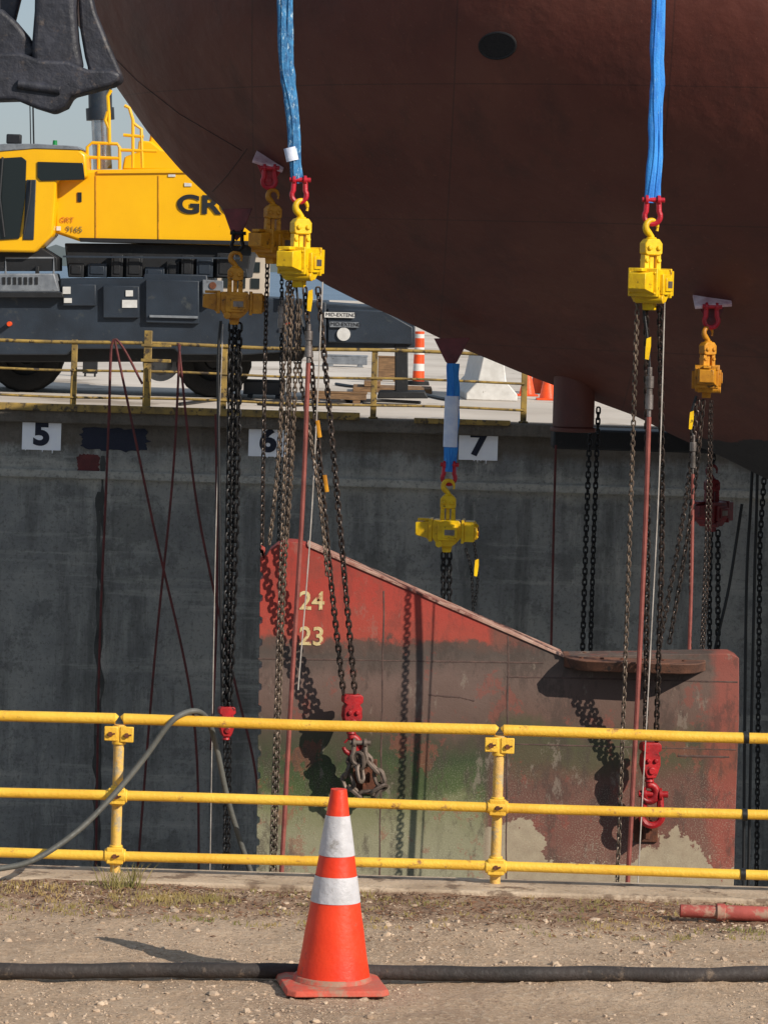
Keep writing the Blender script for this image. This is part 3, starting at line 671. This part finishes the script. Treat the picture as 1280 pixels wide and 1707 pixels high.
# ---------------------------------------------------------------- near railing
YN=14.66; XP=P(196,1330,YN).x; SP=1.63
rail=empty('pipe_railing',(XP,YN,0),'yellow three rail pipe railing along the dock edge','railing')
ZR=(.670,.343,.088)
px_=[XP+SP*k for k in (-1,0,1,2)]
for x in px_:
    mb=MB(); mb.cyl((x,YN,-.02),(x,YN,.645),.0225,.0225,20); mb.obj('post','railpost',rail)
    z=ZR[0]
    def clampobj(fn,bolts):
        mb=MB(); fn(mb); c=mb.obj('clamp','railyellow',rail,bevel=.004)
        for bx,yb,bz in bolts:
            m2=MB(); m2.cyl((bx,yb,bz),(bx,yb-.012,bz),.0105,.0105,6); m2.cyl((bx-.012,yb-.006,bz-.004),(bx+.02,yb-.012,bz+.003),.004,.004,6)
            m2.obj('clamp_bolt','rust',c,top=rail)
    def f0(mb):
        mb.box(x-.062,x-.004,YN-.034,YN-.022,z-.092,z-.03); mb.box(x+.006,x+.064,YN-.034,YN-.022,z-.097,z-.03); mb.cyl((x,YN,z-.11),(x,YN,z-.03),.03,.03,18)
    clampobj(f0,[(x-.035,YN-.034,z-.062),(x+.035,YN-.034,z-.066)])
    for zz in ZR[1:]:
        def f1(mb):
            mb.box(x-.036,x+.036,YN-.052,YN-.026,zz-.034,zz+.034); mb.cyl((x-.045,YN-.03,zz),(x+.045,YN-.03,zz),.028,.028,18); mb.cyl((x,YN,zz-.045),(x,YN,zz+.04),.029,.029,18)
        clampobj(f1,[(x,YN-.052,zz)])
for k in range(-1,3):
    xa_=XP+SP*k+.012; xb_=xa_+SP-.024
    mb=MB(); mb.tube([(xa_,YN,ZR[0]-.004),(xa_+.006,YN,ZR[0]),(xa_+.4,YN,ZR[0]-.002),((xa_+xb_)/2,YN,ZR[0]-.005),(xb_-.006,YN,ZR[0]),(xb_,YN,ZR[0]-.004)],[.017,.0235,.0235,.0235,.0235,.017],20); mb.obj('top_rail','railyellow',rail)
for z,nm in ((ZR[1],'middle_rail'),(ZR[2],'bottom_rail')):
    mb=MB(); xx=np.linspace(XP-SP*1.2,XP+SP*2.3,40); mb.tube([(x,YN-.03,z+.003*math.sin(x*2.1+z*9)) for x in xx],.0215,20); mb.obj(nm,'railyellow',rail)
xt=P(1243,1230,YN).x
for z in ZR:
    mb=MB(); yo=YN if z>.5 else YN-.03; mb.cyl((xt-.011,yo,z-.001),(xt+.011,yo,z-.001),.0262,.0262,20); mb.obj('tape_band','tape',rail)
mb=MB(); hp=[(-120,1462,14.2),(0,1448,14.3),(60,1432,14.35),(130,1385,14.45),(190,1325,14.55),(240,1265,14.6),(280,1210,14.62),(305,1190,14.64),(330,1186,14.68),(348,1203,14.74),(362,1250,14.78),(378,1325,14.82),(400,1400,14.84),(424,1475,14.86),(440,1560,14.86)]
mb.tube(smooth([P(*q) for q in hp],8),.0125,12); setmeta(mb.obj('rubber_hose','hosegrey'),'grey rubber hose draped over the yellow railing','hose')
mb=MB(); pts=[]
for px,py in ((-500,1612),(-200,1612),(0,1618),(120,1619),(250,1617),(400,1618),(520,1619),(700,1622),(850,1624),(1000,1623),(1150,1626),(1280,1622),(1500,1616),(1900,1620)):
    u=px-640; v=py-450; b=-u*ST+v*CT; Y=F*(ZC-.028)/b; pts.append(P(px,py,Y))
sp_=smooth(pts,8); mb.tube(sp_,[.0285+.0012*math.sin(i*.9) for i in range(len(sp_))],16)
setmeta(mb.obj('rubber_hose','hosedk'),'thick dusty black rubber hose lying across the gravel','hose')
mb=MB(); a=P(1133,1499,14.05); a.z=.03; c=P(1200,1500,14.05); c.z=.028; d=P(1500,1500,14.0); d.z=.028
mb.cyl(c,d,.031,.031,18); mb.cyl(a,c+Vector((.01,0,0)),.026,.027,18); mb.cyl(c-Vector((.015,0,0)),c+Vector((.02,0,0)),.036,.036,18)
setmeta(mb.obj('scrap_pipe','pipered',bevel=.003),'faded red steel pipe lying at the dock edge','pipe')
# ---------------------------------------------------------------- cone
YCN=12.5
cx0=P(555,1640,YCN).x; cone=empty('traffic_cone',(cx0,YCN,0),'orange traffic cone with two white reflective bands','traffic cone')
H=.725; z0=.03
def cr(z): return .136+(.029-.136)*((z-z0)/(H-z0))**.96
def lathe(name,zs,matn,dr=0,cap=False):
    mb=MB(); seg=48; vs=[];fs=[]
    for z in zs:
        for k in range(seg):
            a=2*math.pi*k/seg; r=cr(z)+dr+.0016*noise.noise(Vector((math.cos(a)*2,math.sin(a)*2,z*12))); vs.append((cx0+r*math.cos(a),YCN+r*math.sin(a),z))
    for i in range(len(zs)-1):
        for k in range(seg): fs.append((i*seg+k,i*seg+(k+1)%seg,(i+1)*seg+(k+1)%seg,(i+1)*seg+k))
    if cap: fs.append(tuple((len(zs)-1)*seg+k for k in range(seg)))
    mb.add(vs,fs)
    return mb.obj(name,matn,cone,recalc=True)
lathe('cone_body',list(np.linspace(z0,H,40)),'coneor',cap=True)
def zof(py): return ZC-((py-450)*CT+85*ST)*YCN/F
lathe('reflective_band',list(np.linspace(zof(1424),zof(1358),8)),'reflect',dr=.0022)
lathe('reflective_band',list(np.linspace(zof(1501),zof(1458),8)),'reflect',dr=.0022)
w=.19; cc=.03
ol=[(-w+cc,-w),(w-cc,-w),(w,-w+cc),(w,w-cc),(w-cc,w),(-w+cc,w),(-w,w-cc),(-w,-w+cc)]
vs=[(x*1.0,y,0.0) for x,y in ol]+[(x*.97,y*.97,.02) for x,y in ol]+[(x*.82,y*.82,.028) for x,y in ol]
n=8; fs=[tuple(range(n-1,-1,-1)),tuple(range(16,24))]+[(i,(i+1)%n,n+(i+1)%n,n+i) for i in range(n)]+[(8+i,8+(i+1)%n,16+(i+1)%n,16+i) for i in range(n)]
mb=MB(); mb.add(vs,fs); mb.cyl((0,0,.026),(0,0,.045),.15,.137,40)
mb.obj('cone_base','conebase',cone,Mx=Matrix.Translation((cx0-.005,YCN,.002))@Matrix.Rotation(.16,4,'Z'),bevel=.004)
# ---------------------------------------------------------------- far side
YW=51.0; ZF=.4
mb=MB(); mb.box(-90,90,YW,YW+1.2,-9,ZF-.06)
mb.box(-90,90,YW-.05,YW,-.62,-.5)
fw=mb.obj('dock_wall','wall',bevel=.01); setmeta(fw,'dark stained concrete dock wall with painted bay numbers','wall')
for x_,y0_,y1_,wd in ((172,760,1480,.03),(166,820,1480,.03)):
    a=P(x_,y0_,YW); b=P(x_-8,y1_,YW); n_=60; mb=MB()
    mb.tube([(a.x+(b.x-a.x)*t+.05*noise.noise(Vector((t*14,x_,0))),YW-.004,a.z+(b.z-a.z)*t) for t in np.linspace(0,1,n_)],[wd*(1+1.2*noise.noise(Vector((t*24,x_,4)))) for t in np.linspace(0,1,n_)],6,flat=.2)
    mb.obj('wall_crack','crack',fw,top=fw)
mb=MB(); mb.box(-90,90,YW-.1,YW+.5,ZF-.2,ZF+.0)
structure(setmeta(mb.obj('far_coping','wall',bevel=.02),'dark concrete coping','coping'))
mb=MB(); mb.box(-30,P(600,690,YW).x,YW-.14,YW-.04,ZF-.02,ZF+.09); mb.box(P(690,700,YW).x,P(850,700,YW).x,YW-.14,YW-.06,ZF-.04,ZF+.04)
setmeta(mb.obj('kerb_beam','farrail',bevel=.01),'rusty yellow steel kerb beam on the wall top','kerb')
mb=MB(); mb.add([(-250,YW+.5,ZF),(250,YW+.5,ZF),(250,240,ZF),(-250,240,ZF)],[(0,1,2,3)]); structure(mb.obj('far_ground','farground',origin=(0,0,0)))
mb=MB(); mb.add([(-4000,235,ZF-.8),(4000,235,ZF-.8),(4000,9000,ZF-.8),(-4000,9000,ZF-.8)],[(0,1,2,3)]); structure(mb.obj('water','water',origin=(0,0,0)))
mb=MB()
xs2=np.linspace(-900,900,400); vs=[];fs=[]
for i,x in enumerate(xs2):
    h=9+5*noise.noise(Vector((x*.02,0,0)))+3*noise.noise(Vector((x*.15,3,0))); vs+=[(x,1900,-1),(x,1900,h),(x,1960,-1)]
for i in range(399): fs+=[(3*i,3*i+3,3*i+4,3*i+1),(3*i+1,3*i+4,3*i+5,3*i+2)]
mb.add(vs,fs); o=mb.obj('far_shore','trees',origin=(0,0,0)); structure(o)
wb=P(368,448,230); wh=empty('warehouse',(wb.x,230,ZF),'low pale warehouse across the yard','building')
mb=MB(); mb.box(wb.x-5,wb.x+3,230,240,ZF,ZF+3.0); mb.prism([(wb.x-5.2,ZF+3),(wb.x+3.2,ZF+3),(wb.x+3,ZF+3.35),(wb.x-5,ZF+3.35)],229.8,240); mb.obj('wall','bldg',wh)
for i in range(8):
    for j in range(2):
        mb=MB(); mb.box(wb.x-4.6+i*.95,wb.x-4+i*.95,229.93,229.99,ZF+.7+j*1.1,ZF+1.4+j*1.1); mb.obj('window','glass',wh)
fr=empty('far_railing',(P(122,683,YW).x,YW+.1,ZF),'weathered yellow railing on the far dock edge','railing')
YQ=YW+.06; s_=YQ/F
xp0=P(122,683,YQ).x; spx=250*s_
for k in range(-2,4):
    x=xp0+k*spx; mb=MB(); mb.box(x-.045,x+.045,YQ-.03,YQ+.03,ZF-.05,ZF+1.05); mb.box(x-.07,x+.07,YQ-.05,YQ+.05,ZF,ZF+.03); mb.obj('post','farrail',fr,bevel=.008)
x=P(247,600,YQ).x; mb=MB(); mb.box(x-.06,x+.06,YQ-.08,YQ-.03,ZF-.1,ZF+1.22); mb.box(x-.1,x+.35,YQ-.1,YQ-.08,ZF+.75,ZF+.8); mb.box(x-.1,x+.35,YQ-.1,YQ-.08,ZF+.98,ZF+1.02); mb.obj('ladder_post','farrail',fr,bevel=.008)
for z,r in ((1.02,.028),(.6,.02),(.2,.02)):
    mb=MB(); mb.tube([(xx,YQ-.03,ZF+z+.012*math.sin(xx*1.7+z)) for xx in np.linspace(xp0-2*spx,xp0+3*spx,50)],r,10); mb.obj('rail','farrail',fr)
for tx,cxp,cyp in (('5',70,725),('6',447,736),('7',797,742)):
    p=P(cxp,cyp,YW-.02); e=empty('bay_number_sign',(p.x,YW-.02,p.z-.25),'white painted square with stencilled bay number '+tx,'sign','bay number signs')
    mb=MB(); w=.29; h=.225; pts=[(-w,h),(w,h),(w,-h)]
    for xx in sorted([random.uniform(-w+.05,w-.05) for _ in range(4)],reverse=True):
        if xx<pts[-1][0]-.03: dd=random.uniform(.01,.05); pts+=[(xx+.008,-h),(xx+.004,-h-dd),(xx-.004,-h-dd),(xx-.008,-h)]
    pts.append((-w,-h))
    mb.prism([(p.x+a,p.z+b) for a,b in pts],YW-.025,YW-.003); mb.obj('painted_square','signwhite',e)
    text_mesh(tx,.46,'navy',Vector((p.x,YW-.03,p.z)),e,offset=.02,name='numeral',xs=1.1)
for x0,y0,x1,y1,mt,lb in ((138,712,246,752,'navy','dark blue painted-over patch on dock wall'),(130,757,166,788,'ropered','faded red paint patch on dock wall')):
    a=P(x0,y0,YW);b=P(x1,y1,YW); mb=MB(); pts=[]
    for t in np.linspace(0,2*math.pi,60)[:-1]:
        cxx,czz=(a.x+b.x)/2,(a.z+b.z)/2; rx,rz=abs(b.x-a.x)/2,abs(a.z-b.z)/2
        c_,s2=math.cos(t),math.sin(t); k=1/max(abs(c_),abs(s2)); k=min(k,1.3)*(1+.22*noise.noise(Vector((c_*5,s2*5,x0))))
        pts.append((cxx+rx*c_*k,czz+rz*s2*k))
    mb.prism(pts,YW-.006,YW-.002); setmeta(mb.obj('paint_patch',mt),lb,'paint patch','paint patches on the wall')
mb=MB(); a=P(920,712,47); b=P(1400,742,47); mb.box(a.x,b.x+3,46.6,47.4,a.z-.28,a.z)
setmeta(mb.obj('fender_beam','darkmetal',bevel=.03),'black timber fender beam below the hull','fender')
def ybase(px,py):
    b=-(px-640)*ST+(py-450)*CT; return F*(ZC-ZF)/b
Y_=ybase(697,642); p=P(697,642,Y_); e=empty('traffic_drum',(p.x,Y_,ZF),'tall orange and white striped channelizer drum','traffic drum')
mb=MB(); mb.cyl((p.x,Y_,ZF),(p.x,Y_,ZF+.08),.22,.2,20); mb.obj('drum_base','tyre',e)
for i,(a,b) in enumerate(((.08,.28),(.28,.42),(.42,.6),(.6,.74),(.74,.92),(.92,1.0),(1.0,1.05))):
    mb=MB(); mb.cyl((p.x,Y_,ZF+a),(p.x,Y_,ZF+b),.12-.03*a,.12-.03*b,20); mb.obj('drum_band','white' if i%2 else 'orange',e)
Y_=ybase(820,668); p=P(820,668,Y_); JB=[(-.46,0),(.44,0),(.44,.12),(.24,.34),(.17,.82),(-.17,.82),(-.26,.34),(-.46,.12)]
mb=MB(); mb.prism(JB,0,3.2)
jb=mb.obj('concrete_barrier','white',Mx=Matrix.Translation((p.x,Y_,ZF))@Matrix.Rotation(.05,4,'Z'),bevel=.02); setmeta(jb,'white concrete jersey barrier seen end on','barrier','concrete barriers')
mb=MB(); mb.prism(JB,0,3.2)
jb=mb.obj('concrete_barrier','white',Mx=Matrix.Translation((p.x+1.3,Y_+4,ZF))@Matrix.Rotation(-1.4,4,'Z'),bevel=.02); setmeta(jb,'white concrete jersey barrier lying along the yard','barrier','concrete barriers')
for bx,by,hh in ((878,660,.55),(912,667,.6),(895,655,.6)):
    Y_=ybase(bx,by); p=P(bx,by,Y_); e=empty('traffic_cone',(p.x,Y_,ZF),'small orange traffic cone in the far yard','traffic cone','far yard cones')
    mb=MB(); mb.cyl((p.x,Y_,ZF+.03),(p.x,Y_,ZF+hh),.15,.03,24); mb.obj('cone_body','orange',e)
    mb=MB(); mb.box(p.x-.2,p.x+.2,Y_-.2,Y_+.2,ZF,ZF+.035); mb.obj('cone_base','orange',e,bevel=.01)
Y_=ybase(650,655); a=P(588,655,Y_); b=P(720,655,Y_)
mb=MB()
for i in range(4): mb.box(a.x,b.x,Y_+i*.32,Y_+i*.32+.3,ZF,ZF+.09+.01*(i%2))
mb.box(a.x+.2,a.x+.5,Y_,Y_+1.2,ZF+.1,ZF+.2)
setmeta(mb.obj('timber_mat','wood',bevel=.01),'timber crane mat stacked on the yard','timber mat')
for bx,by,ww,hh,dd,mt,lb in ((646,636,.2,.42,.2,'wood','small timber post bollard on the yard'),(560,672,.5,.1,.3,'wood','low timber dunnage on the yard'),(440,664,.35,.22,.3,'carrier','dark steel tool box on the yard'),(575,612,.5,.18,.5,'greymetal','grey steel plate stack on the yard'),(150,628,.14,.5,.14,'darkmetal','dark steel stanchion behind the railing')):
    Y_=ybase(bx,by); p=P(bx,by,Y_); mb=MB()
    mb.box(p.x-ww,p.x+ww,Y_,Y_+dd,ZF+.06,ZF+.06+hh); mb.box(p.x-ww*.8,p.x-ww*.55,Y_+.01,Y_+dd-.01,ZF,ZF+.06); mb.box(p.x+ww*.55,p.x+ww*.8,Y_+.01,Y_+dd-.01,ZF,ZF+.06); mb.box(p.x-ww*1.03,p.x+ww*1.03,Y_-.01,Y_+dd+.01,ZF+.06+hh,ZF+.09+hh)
    setmeta(mb.obj('yard_box',mt,bevel=.01),lb,'box','boxes and dunnage on the yard')
for i,(x0,y0,x1,y1) in enumerate(((430,676,700,672),(560,640,760,668),(300,674,480,668))):
    mb=MB(); pts=[]
    for t in np.linspace(0,1,9):
        xx=x0+(x1-x0)*t; yy_=y0+(y1-y0)*t+3*math.sin(t*7+i); Y_=ybase(xx,yy_); q=P(xx,yy_,Y_); pts.append((q.x,Y_,ZF+.03))
    mb.tube(smooth(pts,6),.03,6); setmeta(mb.obj('yard_cable','hoseblack'),'black cable lying on the far yard','cable','cables on the far yard')
# ---------------------------------------------------------------- crane
YC=56.3
cr_=empty('mobile_crane',(P(300,660,57.5).x,57.5,ZF),'yellow rough terrain mobile crane with slate carrier','crane')
def cp_(name,pp,mt,y0,y1,bev=.02,Y=YC,par=None):
    mb=MB(); mb.pprism(pp,Y,y0,y1); return mb.obj(name,mt,par or cr_,bevel=bev)
cp_('carrier',[(-140,488),(100,488),(100,464),(238,464),(240,456),(345,458),(348,492),(470,498),(545,506),(640,512),(692,540),(692,580),(560,582),(520,584),(410,592),(300,592),(290,582),(120,582),(110,592),(-20,592),(-140,588)],'carrier',YC+.12,YC+3.2)
cp_('fender',[(-140,456),(92,456),(100,486),(-140,486)],'greymetal',YC-.1,YC+.8)
cp_('fender_lip',[(-140,487),(104,487),(108,496),(-140,496)],'darkmetal',YC-.08,YC+.2,.01)
cp_('outrigger_box',[(500,503),(544,503),(544,578),(500,578)],'carrier',YC-.05,YC+3.3)
cp_('outrigger_beam',[(546,514),(640,518),(688,545),(688,574),(546,571)],'carrier',YC-.02,YC+.6)
cp_('outrigger_leg',[(658,560),(680,560),(680,655),(658,655)],'darkmetal',YC+.05,YC+.4,Y=YC+.1)
cp_('outrigger_pad',[(632,652),(708,652),(714,664),(628,664)],'darkmetal',YC-.1,YC+.6)
cp_('side_panel',[(243,466),(332,468),(332,540),(243,538)],'carrier',YC+.03,YC+.14,.015)
cp_('tool_box',[(105,474),(160,474),(160,510),(105,510)],'carrier',YC+.04,YC+.14,.015)
cp_('tool_box',[(172,476),(232,477),(232,530),(172,530)],'carrier',YC+.03,YC+.14,.015)
cp_('step_frame',[(250,525),(330,527),(330,531),(250,529)],'greymetal',YC-.03,YC+.02,.003)
cp_('deck_plate',[(338,466),(372,468),(372,490),(338,490)],'greymetal',YC+.0,YC+.14,.01)
def lamp_(x,y,r,mt,nm='marker_lamp'):
    mb=MB(); q=P(x,y,YC); mb.cyl((q.x,YC-.02,q.z),(q.x,YC+.14,q.z),r,r,16); mb.obj(nm,mt,cr_,bevel=.004)
lamp_(16,540,.04,'orange'); lamp_(480,540,.03,'orange'); lamp_(355,476,.06,'rust')
for x_ in (62,345,410,470):
    mb=MB(); q=P(x_,500 if x_>300 else 458,YC); mb.box(q.x-.03,q.x+.03,YC+.02,YC+.11,q.z-.12,q.z+.14); mb.obj('bracket','darkmetal',cr_,bevel=.008)
mb=MB(); mb.tube([P(10,456,YC+.1),P(10,430,YC+.1),P(90,430,YC+.1),P(90,456,YC+.1)],.02,6); mb.obj('grab_rail','greymetal',cr_)
for i in range(7):
    cp_('step_slot',[(6+i*9,462),(11+i*9,462),(11+i*9,474),(6+i*9,474)],'darkmetal',YC-.115,YC-.102,0)
cp_('decal',[(107,497),(120,497),(120,505),(107,505)],'white',YC+.02,YC+.038,0)
cp_('decal',[(204,500),(229,500),(229,513),(204,513)],'white',YC+.01,YC+.028,0)
cp_('decal',[(105,478),(118,478),(118,490),(105,490)],'white',YC+.02,YC+.038,0)
cp_('decal',[(210,484),(222,484),(222,494),(210,494)],'white',YC+.01,YC+.028,0)
for i,(cxx,cyy,w_) in enumerate(((568,525,46),(576,541,44))):
    cp_('decal',[(cxx-w_/2-4,cyy-5),(cxx+w_/2,cyy-4),(cxx+w_/2,cyy+5),(cxx-w_/2-4,cyy+4)],'white' if i==0 else 'greymetal',YC-.07,YC-.055,0)
    text_mesh('‹ MID-EXTEND',.085,'black',P(cxx-2,cyy,YC-.075),cr_,name='decal_lettering')
mb=MB(); q=P(573,557,YC); mb.cyl((q.x,YC-.022,q.z),(q.x,YC-.06,q.z),.11,.11,20); mb.obj('outrigger_plate','white',cr_)
cp_('turntable',[(104,405),(420,407),(410,464),(110,462)],'darkmetal',YC+.45,YC+2.8)
# neat row of machinery housings along the deck, each a little proud of the next
xm=112; k_=0
while xm<400:
    wv=random.uniform(14,34); hv_=random.uniform(14,40); q0=P(xm,462,YC); q1=P(xm+wv,462-hv_,YC)
    mb=MB(); yy0=YC+.20+random.uniform(0,.12); mb.box(q0.x,q1.x,yy0,YC+.6+.004*k_,q0.z,q1.z)
    mb.box(q0.x+.04,q1.x-.04,yy0-.015,yy0+.01,q0.z+.05,q1.z-.04)
    mb.obj('machinery_box',('darkmetal','carrier','darkmetal')[k_%3],cr_,bevel=.012); xm+=wv+random.uniform(2,7); k_+=1
cp_('deck_rail',[(104,426),(400,429),(400,432),(104,429)],'carrier',YC+.12,YC+.16,0)
cp_('superstructure',[(88,300),(96,286),(150,282),(345,280),(420,345),(446,404),(400,409),(130,402),(88,388)],'craneyel',YC+.3,YC+2.9,.05)
cp_('body_trim',[(160,283),(345,281),(350,287),(160,289)],'craneyel',YC+.26,YC+.298,.008)
cp_('lower_edge',[(130,396),(445,402),(440,409),(132,403)],'darkmetal',YC+.26,YC+.298,.005)
cp_('engine_vent',[(127,320),(134,320),(134,336),(127,336)],'black',YC+.28,YC+.298,0)
cp_('body_door_line',[(157,292),(158.5,292),(158.5,398),(157,398)],'ochre',YC+.285,YC+.298,0)
cp_('body_door_line',[(262,292),(263.2,292),(263.2,398),(262,398)],'ochre',YC+.285,YC+.298,0)
cp_('decal',[(279,290),(291,290),(291,294),(279,294)],'white',YC+.28,YC+.298,0)
cp_('decal',[(306,304),(318,305),(318,310),(306,310)],'white',YC+.28,YC+.298,0)
cp_('decal',[(92,377),(99,377),(99,384),(92,384)],'white',YC+.28,YC+.298,0)
q=P(383,344,YC+.28); text_mesh('GROVE',.42,'black',q,cr_,offset=.014,name='maker_lettering',xs=1.28)
text_mesh('GRT',.12,'pinklet',P(112,367,YC+.28),cr_,offset=0,name='model_lettering'); text_mesh('9165',.14,'greylet',P(124,383,YC+.28),cr_,offset=0,name='model_lettering')
cp_('cab',[(-60,262),(-10,250),(60,245),(132,248),(145,258),(146,296),(96,300),(90,392),(60,421),(-60,419)],'craneyel',YC-.1,YC+.9,.04)
cp_('cab_window',[(64,270),(140,272),(143,300),(70,302),(64,296)],'glass',YC-.13,YC-.102,.01)
cp_('windscreen',[(-60,268),(38,262),(46,268),(44,330),(34,398),(-60,404)],'glass',YC-.13,YC-.102,.01)
cp_('cab_roof_lip',[(-60,248),(10,240),(60,240),(130,244),(138,250),(60,248),(-60,258)],'greymetal',YC-.12,YC+.9,.01)
cp_('cab_step',[(46,300),(62,300),(58,400),(40,400)],'carrier',YC-.12,YC-.101,.01)
cp_('cab_base',[(-60,402),(60,408),(95,430),(95,452),(-60,452)],'darkmetal',YC+.1,YC+1,.01)
mb=MB(); mb.tube([P(52,300,YC-.15),P(50,330,YC-.17),P(40,390,YC-.15)],.018,6); mb.obj('grab_handle','black',cr_)
mb=MB(); mb.tube([P(5,262,YC-.15),P(0,330,YC-.2),P(8,395,YC-.15)],.02,6); mb.obj('wiper','black',cr_)
mb=MB(); q=P(24,240,YC+.2); mb.box(q.x-.12,q.x+.12,YC+.1,YC+.3,q.z,q.z+.16); mb.cyl((q.x,YC+.2,q.z-.1),(q.x,YC+.2,q.z+.02),.03); mb.obj('work_lamp','black',cr_,bevel=.02)
mb=MB(); q=P(92,246,YC+.3); mb.cyl((q.x,YC+.3,q.z),(q.x,YC+.3,q.z+.12),.045,.035,12); mb.obj('beacon','green',cr_)
def tb(pp,r=.028,Y=YC+.5):
    mb=MB(); mb.tube([P(a,b,Y) for a,b in pp],r,8); mb.obj('handrail','craneyel',cr_)
tb([(146,282),(146,245),(154,238),(196,240),(200,246),(200,282)]); tb([(146,262),(200,264)]); tb([(165,282),(165,240)])
tb([(183,240),(182,190),(180,160),(186,150)],.03); tb([(180,186),(176,200),(182,214)],.03); tb([(222,280),(222,200),(216,180),(208,176)]); tb([(238,280),(236,215),(222,205)])
tb([(200,250),(262,252)]); tb([(206,225),(240,228)])
cp_('boom_foot',[(196,280),(200,258),(222,250),(224,230),(246,232),(262,245),(330,262),(345,282)],'craneyel',YC+1.0,YC+2.2,.03)
cp_('boom',[(235,262),(300,-120),(380,-130),(330,280)],'craneyel',YC+1.2,YC+2.1,.04)
mb=MB(); mb.cyl(P(160,-200,YC+1.6),P(168,190,YC+1.6),.2,.2,24); mb.cyl(P(167,180,YC+1.6),P(168,200,YC+1.6),.24,.24,24); mb.obj('lift_cylinder','carrier',cr_)
mb=MB(); mb.cyl(P(168,195,YC+1.6),P(172,282,YC+1.6),.16,.16,24); mb.obj('cylinder_rod','chrome',cr_)
mb=MB(); mb.tube([P(55,150,YC+1),P(57,246,YC+1)],.015,5); mb.obj('hoist_rope','black',cr_)
mb=MB(); mb.tube([P(50,150,YC+1),P(52,246,YC+1)],.01,5); mb.obj('hoist_rope','black',cr_)
def wheel(px,Yn):
    q=P(px,604,Yn); R=.62; zc=ZF+R; mb=MB(); seg=40
    prof=[(R*.55,0.02),(R*.78,-.02),(R*.93,.0),(R,.06),(R,.5),(R*.93,.56),(R*.5,.54)]
    vs=[];fs=[]
    for r,y in prof:
        for k in range(seg):
            a=2*math.pi*k/seg; rr_=r*(1+(.018 if (k%2 and r>R*.9) else 0)); vs.append((q.x+rr_*math.cos(a),Yn+y,zc+rr_*math.sin(a)))
    for i in range(len(prof)-1):
        for k in range(seg): fs.append((i*seg+k,i*seg+(k+1)%seg,(i+1)*seg+(k+1)%seg,(i+1)*seg+k))
    mb.add(vs,fs); w_=mb.obj('wheel','tyre',cr_)
    mb=MB(); mb.cyl((q.x,Yn+.2,zc),(q.x,Yn+.3,zc),R*.56,R*.56,32); mb.cyl((q.x,Yn+.1,zc),(q.x,Yn+.2,zc),.12,.16,20)
    mb.obj('rim','darkmetal',w_,top=cr_)
for px in (42,356): wheel(px,YC+1.0); wheel(px,YC+2.6)
mb=MB(); q=P(268,606,YC+1.2); mb.cyl((q.x,YC+1.2,q.z),(q.x,YC+1.5,q.z),.3,.3,28); mb.cyl((q.x,YC+1.0,q.z),(q.x,YC+1.2,q.z),.12,.2,20); mb.obj('axle_hub','greymetal',cr_)
cp_('underframe',[(-120,570),(520,566),(500,604),(-120,606)],'darkmetal',YC+.6,YC+2.8,.02)
# ---------------------------------------------------------------- light, world, camera
sun_dir=Vector((.93,-.79,.74)).normalized()
el=math.asin(sun_dir.z); az=math.atan2(sun_dir.x,sun_dir.y)
w=bpy.data.worlds.new('World'); scene.world=w; w.use_nodes=True; nt=w.node_tree
sky=nt.nodes.new('ShaderNodeTexSky'); sky.sky_type='NISHITA'; sky.sun_disc=False; sky.sun_elevation=el; sky.sun_rotation=az; sky.dust_density=.6; sky.air_density=1.0; sky.ozone_density=1.5
# thin high haze: blend the clear sky towards a pale even veil
hz=mixc(nt,.65,sky.outputs[0],(4.2,5.1,6.2,1))
nt.links.new(hz,nt.nodes['Background'].inputs[0]); nt.nodes['Background'].inputs[1].default_value=.087
L=bpy.data.lights.new('sun','SUN'); L.energy=5.0; L.angle=math.radians(.3); L.color=(1,.92,.81)
lo=bpy.data.objects.new('sun',L); scene.collection.objects.link(lo); lo.rotation_euler=sun_dir.to_track_quat('Z','Y').to_euler(); lo.location=(20,-10,30)
cam=bpy.data.cameras.new('camera'); co=bpy.data.objects.new('camera',cam); scene.collection.objects.link(co)
co.location=CAM; co.rotation_euler=(math.radians(90),-TH,0)
cam.sensor_fit='VERTICAL'; cam.sensor_height=36; cam.sensor_width=27; cam.lens=F/1707*36; cam.shift_y=-(853.5-450)/1707; cam.clip_end=12000; cam.clip_start=.1
scene.camera=co
scene.view_settings.view_transform='Standard'; scene.view_settings.look='None'; scene.view_settings.exposure=0
